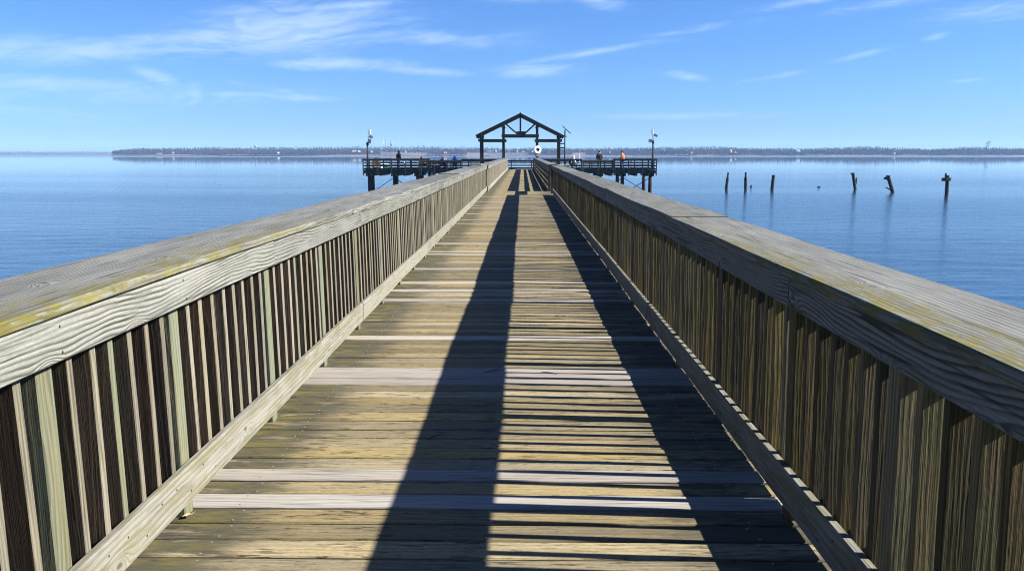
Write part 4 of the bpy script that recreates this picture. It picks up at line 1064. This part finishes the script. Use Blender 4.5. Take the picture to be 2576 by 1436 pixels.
def water_tower(dx, ytop, ybase, yy, label, col):
    a, b = at(dx, ytop, yy), at(dx, ybase, yy); h = a.z - 3.0
    root = empty('water_tower', (b.x, yy, 3.0), label, 'water tower')
    m = MB(); m.tube([(b.x, yy, 3), (b.x, yy, 3 + h * .3), (b.x, yy, a.z - 5.0)], [1.0, .7, .7], 12); m.build('stem', col, root)
    r = 2.1
    m = MB(); m.tube([(b.x, yy, a.z - 5.2), (b.x, yy, a.z - 3.6), (b.x, yy, a.z - 2.7), (b.x, yy, a.z - 1.0), (b.x, yy, a.z - .3), (b.x, yy, a.z)], [.75, .9, r * .92, r, r * .7, .3], 16); m.build('tank', col, root)
    return root
water_tower(642.5, 365.0, 372, SH + 90, 'pale water tower rising over the left part of the far woods', MH['wall'])
wt = water_tower(984.8, 360.3, 371, SH + 90, 'white water tower with a whip antenna right of the left instrument pole', MH['wall'])
p = at(983.6, 351.5, SH + 90)
m = MB(); m.tube([(p.x, SH + 90, at(0, 361, SH + 90).z), p], [.22, .12], 5); m.build('antenna', M['rod'], wt)
for (dx, yt, lab) in ((964.6, 345.7, 'tall thin radio mast above the far woods left of the white water tower'), (2447, 352.5, 'thin radio mast above the far woods near the smoke'), (2375, 364, 'short thin radio mast at the right, left of the taller mast')):
    p = at(dx, yt, SH + 95); root = empty('radio_mast', (p.x, p.y, 3), lab, 'radio mast')
    m = MB()
    for k in range(3):
        a = k * 2.094; m.tube([(p.x + .5 * math.cos(a), p.y + .5 * math.sin(a), 3), (p.x + .2 * math.cos(a), p.y + .2 * math.sin(a), p.z)], .09, 4)
    z = 4
    while z < p.z:
        m.tube([(p.x - .45, p.y, z), (p.x + .45, p.y, z + .8)], .05, 4); z += 1.6
    m.build('lattice', M['metal'], root)

# smoke rising behind the right-hand woods: clots of thin volume
def smoke_mat():
    m = bpy.data.materials.new('smoke'); m.use_nodes = True; t = NT(m.node_tree); t.n.clear()
    out = t.new('ShaderNodeOutputMaterial'); v = t.new('ShaderNodeVolumePrincipled')
    v.inputs['Color'].default_value = (.16, .16, .18, 1); v.inputs['Density'].default_value = .22
    t.l.new(v.outputs[0], out.inputs['Volume'])
    return m
p = at(2478, 372, SH + 130)
m = MB(); rng = random.Random(4)
for k in range(16):
    f = k / 15
    m.ball((p.x + f * 7 + rng.uniform(-2.5, 2.5) * (.3 + f), p.y + rng.uniform(-2, 2), p.z + f * 13 - 3 + rng.uniform(-1, 1)), (1.2 + 1.9 * f * rng.uniform(.6, 1.2), 1.5 + 2 * f, 1.0 + 1.5 * f), 10, 6)
tag(m.build('smoke', smoke_mat()), 'small grey smoke plume rising behind the woods at the right', 'smoke', kind='stuff')

# ------------------------------------------------------------------ haze
hz = MB(); hz.box((0, 1950, 27), (8000, 4100, 56.4), 0)
hm_ = bpy.data.materials.new('haze_air'); hm_.use_nodes = True; t = NT(hm_.node_tree); t.n.clear()
out = t.new('ShaderNodeOutputMaterial'); v = t.new('ShaderNodeVolumePrincipled')
v.inputs['Color'].default_value = (.36, .60, 1.0, 1); v.inputs['Density'].default_value = .00016; v.inputs['Anisotropy'].default_value = .0
t.l.new(v.outputs[0], out.inputs['Volume'])
tag(hz.build('haze', hm_), kind='stuff')

# ------------------------------------------------------------------ sky, clouds, sun
EL, AZ = R(33.4), R(93.3)
w = bpy.data.worlds.new('World'); scene.world = w; w.use_nodes = True
t = NT(w.node_tree); t.n.clear()
out = t.new('ShaderNodeOutputWorld'); bg = t.new('ShaderNodeBackground'); t.l.new(bg.outputs[0], out.inputs[0])
sky = t.new('ShaderNodeTexSky'); sky.sky_type = 'NISHITA'; sky.sun_disc = False
sky.sun_elevation = EL; sky.sun_rotation = AZ; sky.air_density = 1.0; sky.dust_density = .25; sky.ozone_density = 2.5; sky.altitude = 0
d = t.new('ShaderNodeTexCoord').outputs['Generated']
s3 = t.sep(d)
az = t.m('ARCTAN2', s3[0], s3[1]); el = t.m('ARCSINE', s3[2])
# cirrus: streaky noise gathered in a few banks (azimuth and elevation of each in radians)
wv_ = t.noise(t.comb(t.m('MULTIPLY', az, 5.0), t.m('MULTIPLY', el, 14.0), 2.0), 1.0, 3.0, .55)
sl = t.m('ADD', el, t.m('MULTIPLY', az, -.10))
n1 = t.noise(t.comb(t.m('ADD', t.m('MULTIPLY', az, 9.0), t.m('MULTIPLY', wv_, 2.0)), t.m('ADD', t.m('MULTIPLY', sl, 55.0), t.m('MULTIPLY', wv_, 7.0)), 0.0), 1.0, 6.0, .58, .3)
n2 = t.noise(t.comb(t.m('ADD', t.m('MULTIPLY', az, 26.0), t.m('MULTIPLY', wv_, 5.0)), t.m('MULTIPLY', sl, 150.0), 5.0), 1.0, 5.0, .6, .3)
nn_ = t.m('ADD', t.m('MULTIPLY', n1, .68), t.m('MULTIPLY', n2, .32))
banks = [(740, 95, 250, 62, 0.9, 0.1), (500, 122, 170, 22, 0.95, 0.1), (860, 172, 150, 15, 0.95, 0), (1060, 186, 130, 10, 0.8, -0.05), (1330, 184, 110, 17, 0.95, 0), (130, 165, 260, 30, 0.8200000000000001, 0.05), (400, 212, 55, 18, 0.75, -0.35), (140, 238, 200, 20, 0.75, 0), (560, 248, 160, 12, 0.65, 0), (760, 254, 120, 9, 0.65, 0), (1480, 142, 200, 9, 0.75, 0.14), (1990, 40, 110, 10, 0.8, 0.13), (2150, 163, 70, 7, 0.8, 0.2), (2480, 85, 150, 22, 0.6000000000000001, 0.05), (1330, 8, 130, 14, 0.75, 0), (1500, 14, 60, 22, 0.8, -0.2), (1690, 296, 260, 9, 0.45, 0), (1040, 105, 260, 20, 0.7, -0.05), (1715, 200, 55, 10, 0.7, -0.15), (2325, 132, 25, 8, 0.7, 0.2), (2400, 230, 45, 5, 0.65, 0.08), (850, 40, 160, 14, 0.8, 0.08), (1950, 205, 90, 7, 0.55, 0.15), (320, 252, 430, 30, 0.5, 0.02), (90, 300, 300, 25, 0.35, 0), (640, 60, 120, 18, 0.65, 0.1), (1200, 110, 160, 14, 0.55, 0.1), (2250, 50, 200, 14, 0.5, 0.1), (1760, 90, 160, 10, 0.45, 0.1)]
tot = None
for (bx, by, rx, ry, st, tl) in banks:
    st = min(st, .78) if bx > 900 else st
    a0 = math.atan((bx - VX) / F); e0 = math.atan((VY - by) / F)
    dx = t.m('SUBTRACT', az, a0); dy = t.m('SUBTRACT', t.m('SUBTRACT', el, e0), t.m('MULTIPLY', dx, tl))
    q = t.m('ADD', t.m('POWER', t.m('ABSOLUTE', t.m('MULTIPLY', dx, F / rx)), 2.0), t.m('POWER', t.m('ABSOLUTE', t.m('MULTIPLY', dy, F / ry)), 2.0))
    gse = t.m('MULTIPLY', t.m('EXPONENT', t.m('MULTIPLY', q, -.8)), st)
    tot = gse if tot is None else t.m('MAXIMUM', tot, gse)
cl = t.m('ADD', nn_, t.m('MULTIPLY', t.m('SUBTRACT', tot, .5), .40))
cov = t.m('MULTIPLY', t.ss(cl, .33, .88), t.ss(tot, .03, .35))
cov = t.m('ADD', t.m('MULTIPLY', cov, .68), t.m('MULTIPLY', tot, .07))
grade = t.mix(1.0, sky.outputs[0], (.28, .475, .83), 'MULTIPLY')
cloud = t.mix(t.m('MULTIPLY', cov, 1.0), grade, (3.5, 4.5, 6.2))
t.l.new(cloud, bg.inputs[0]); bg.inputs[1].default_value = .05

sun = bpy.data.lights.new('sun', 'SUN'); sun.energy = 5.0; sun.angle = R(.53); sun.color = (1.0, .955, .88)
so = bpy.data.objects.new('sun', sun); C.objects.link(so); so.location = (60, -5, 60)
sd = Vector((math.sin(AZ) * math.cos(EL), math.cos(AZ) * math.cos(EL), math.sin(EL)))
so.rotation_euler = sd.to_track_quat('Z', 'Y').to_euler()

# ------------------------------------------------------------------ camera
cam = bpy.data.cameras.new('camera'); co = bpy.data.objects.new('camera', cam); C.objects.link(co)
cam.sensor_width = 36; cam.lens = 36 * FC / 2576; cam.clip_end = 12000; cam.clip_start = .05
co.location = (0, 0, EYE)
co.rotation_euler = (R(90) - PITCH, 0, YAW)
scene.camera = co

scene.view_settings.view_transform = 'Standard'; scene.view_settings.look = 'None'
scene.view_settings.gamma = 1.0; scene.view_settings.exposure = 2.0
scene.cycles.use_denoising = True
scene.cycles.denoiser = 'OPENIMAGEDENOISE'
scene.cycles.denoising_input_passes = 'RGB_ALBEDO_NORMAL'
scene.cycles.denoising_prefilter = 'NONE'
scene.cycles.denoising_quality = 'HIGH'
scene.cycles.filter_width = 1.1
scene.cycles.volume_bounces = 0
scene.cycles.max_bounces = 8
scene.cycles.sample_clamp_indirect = 6
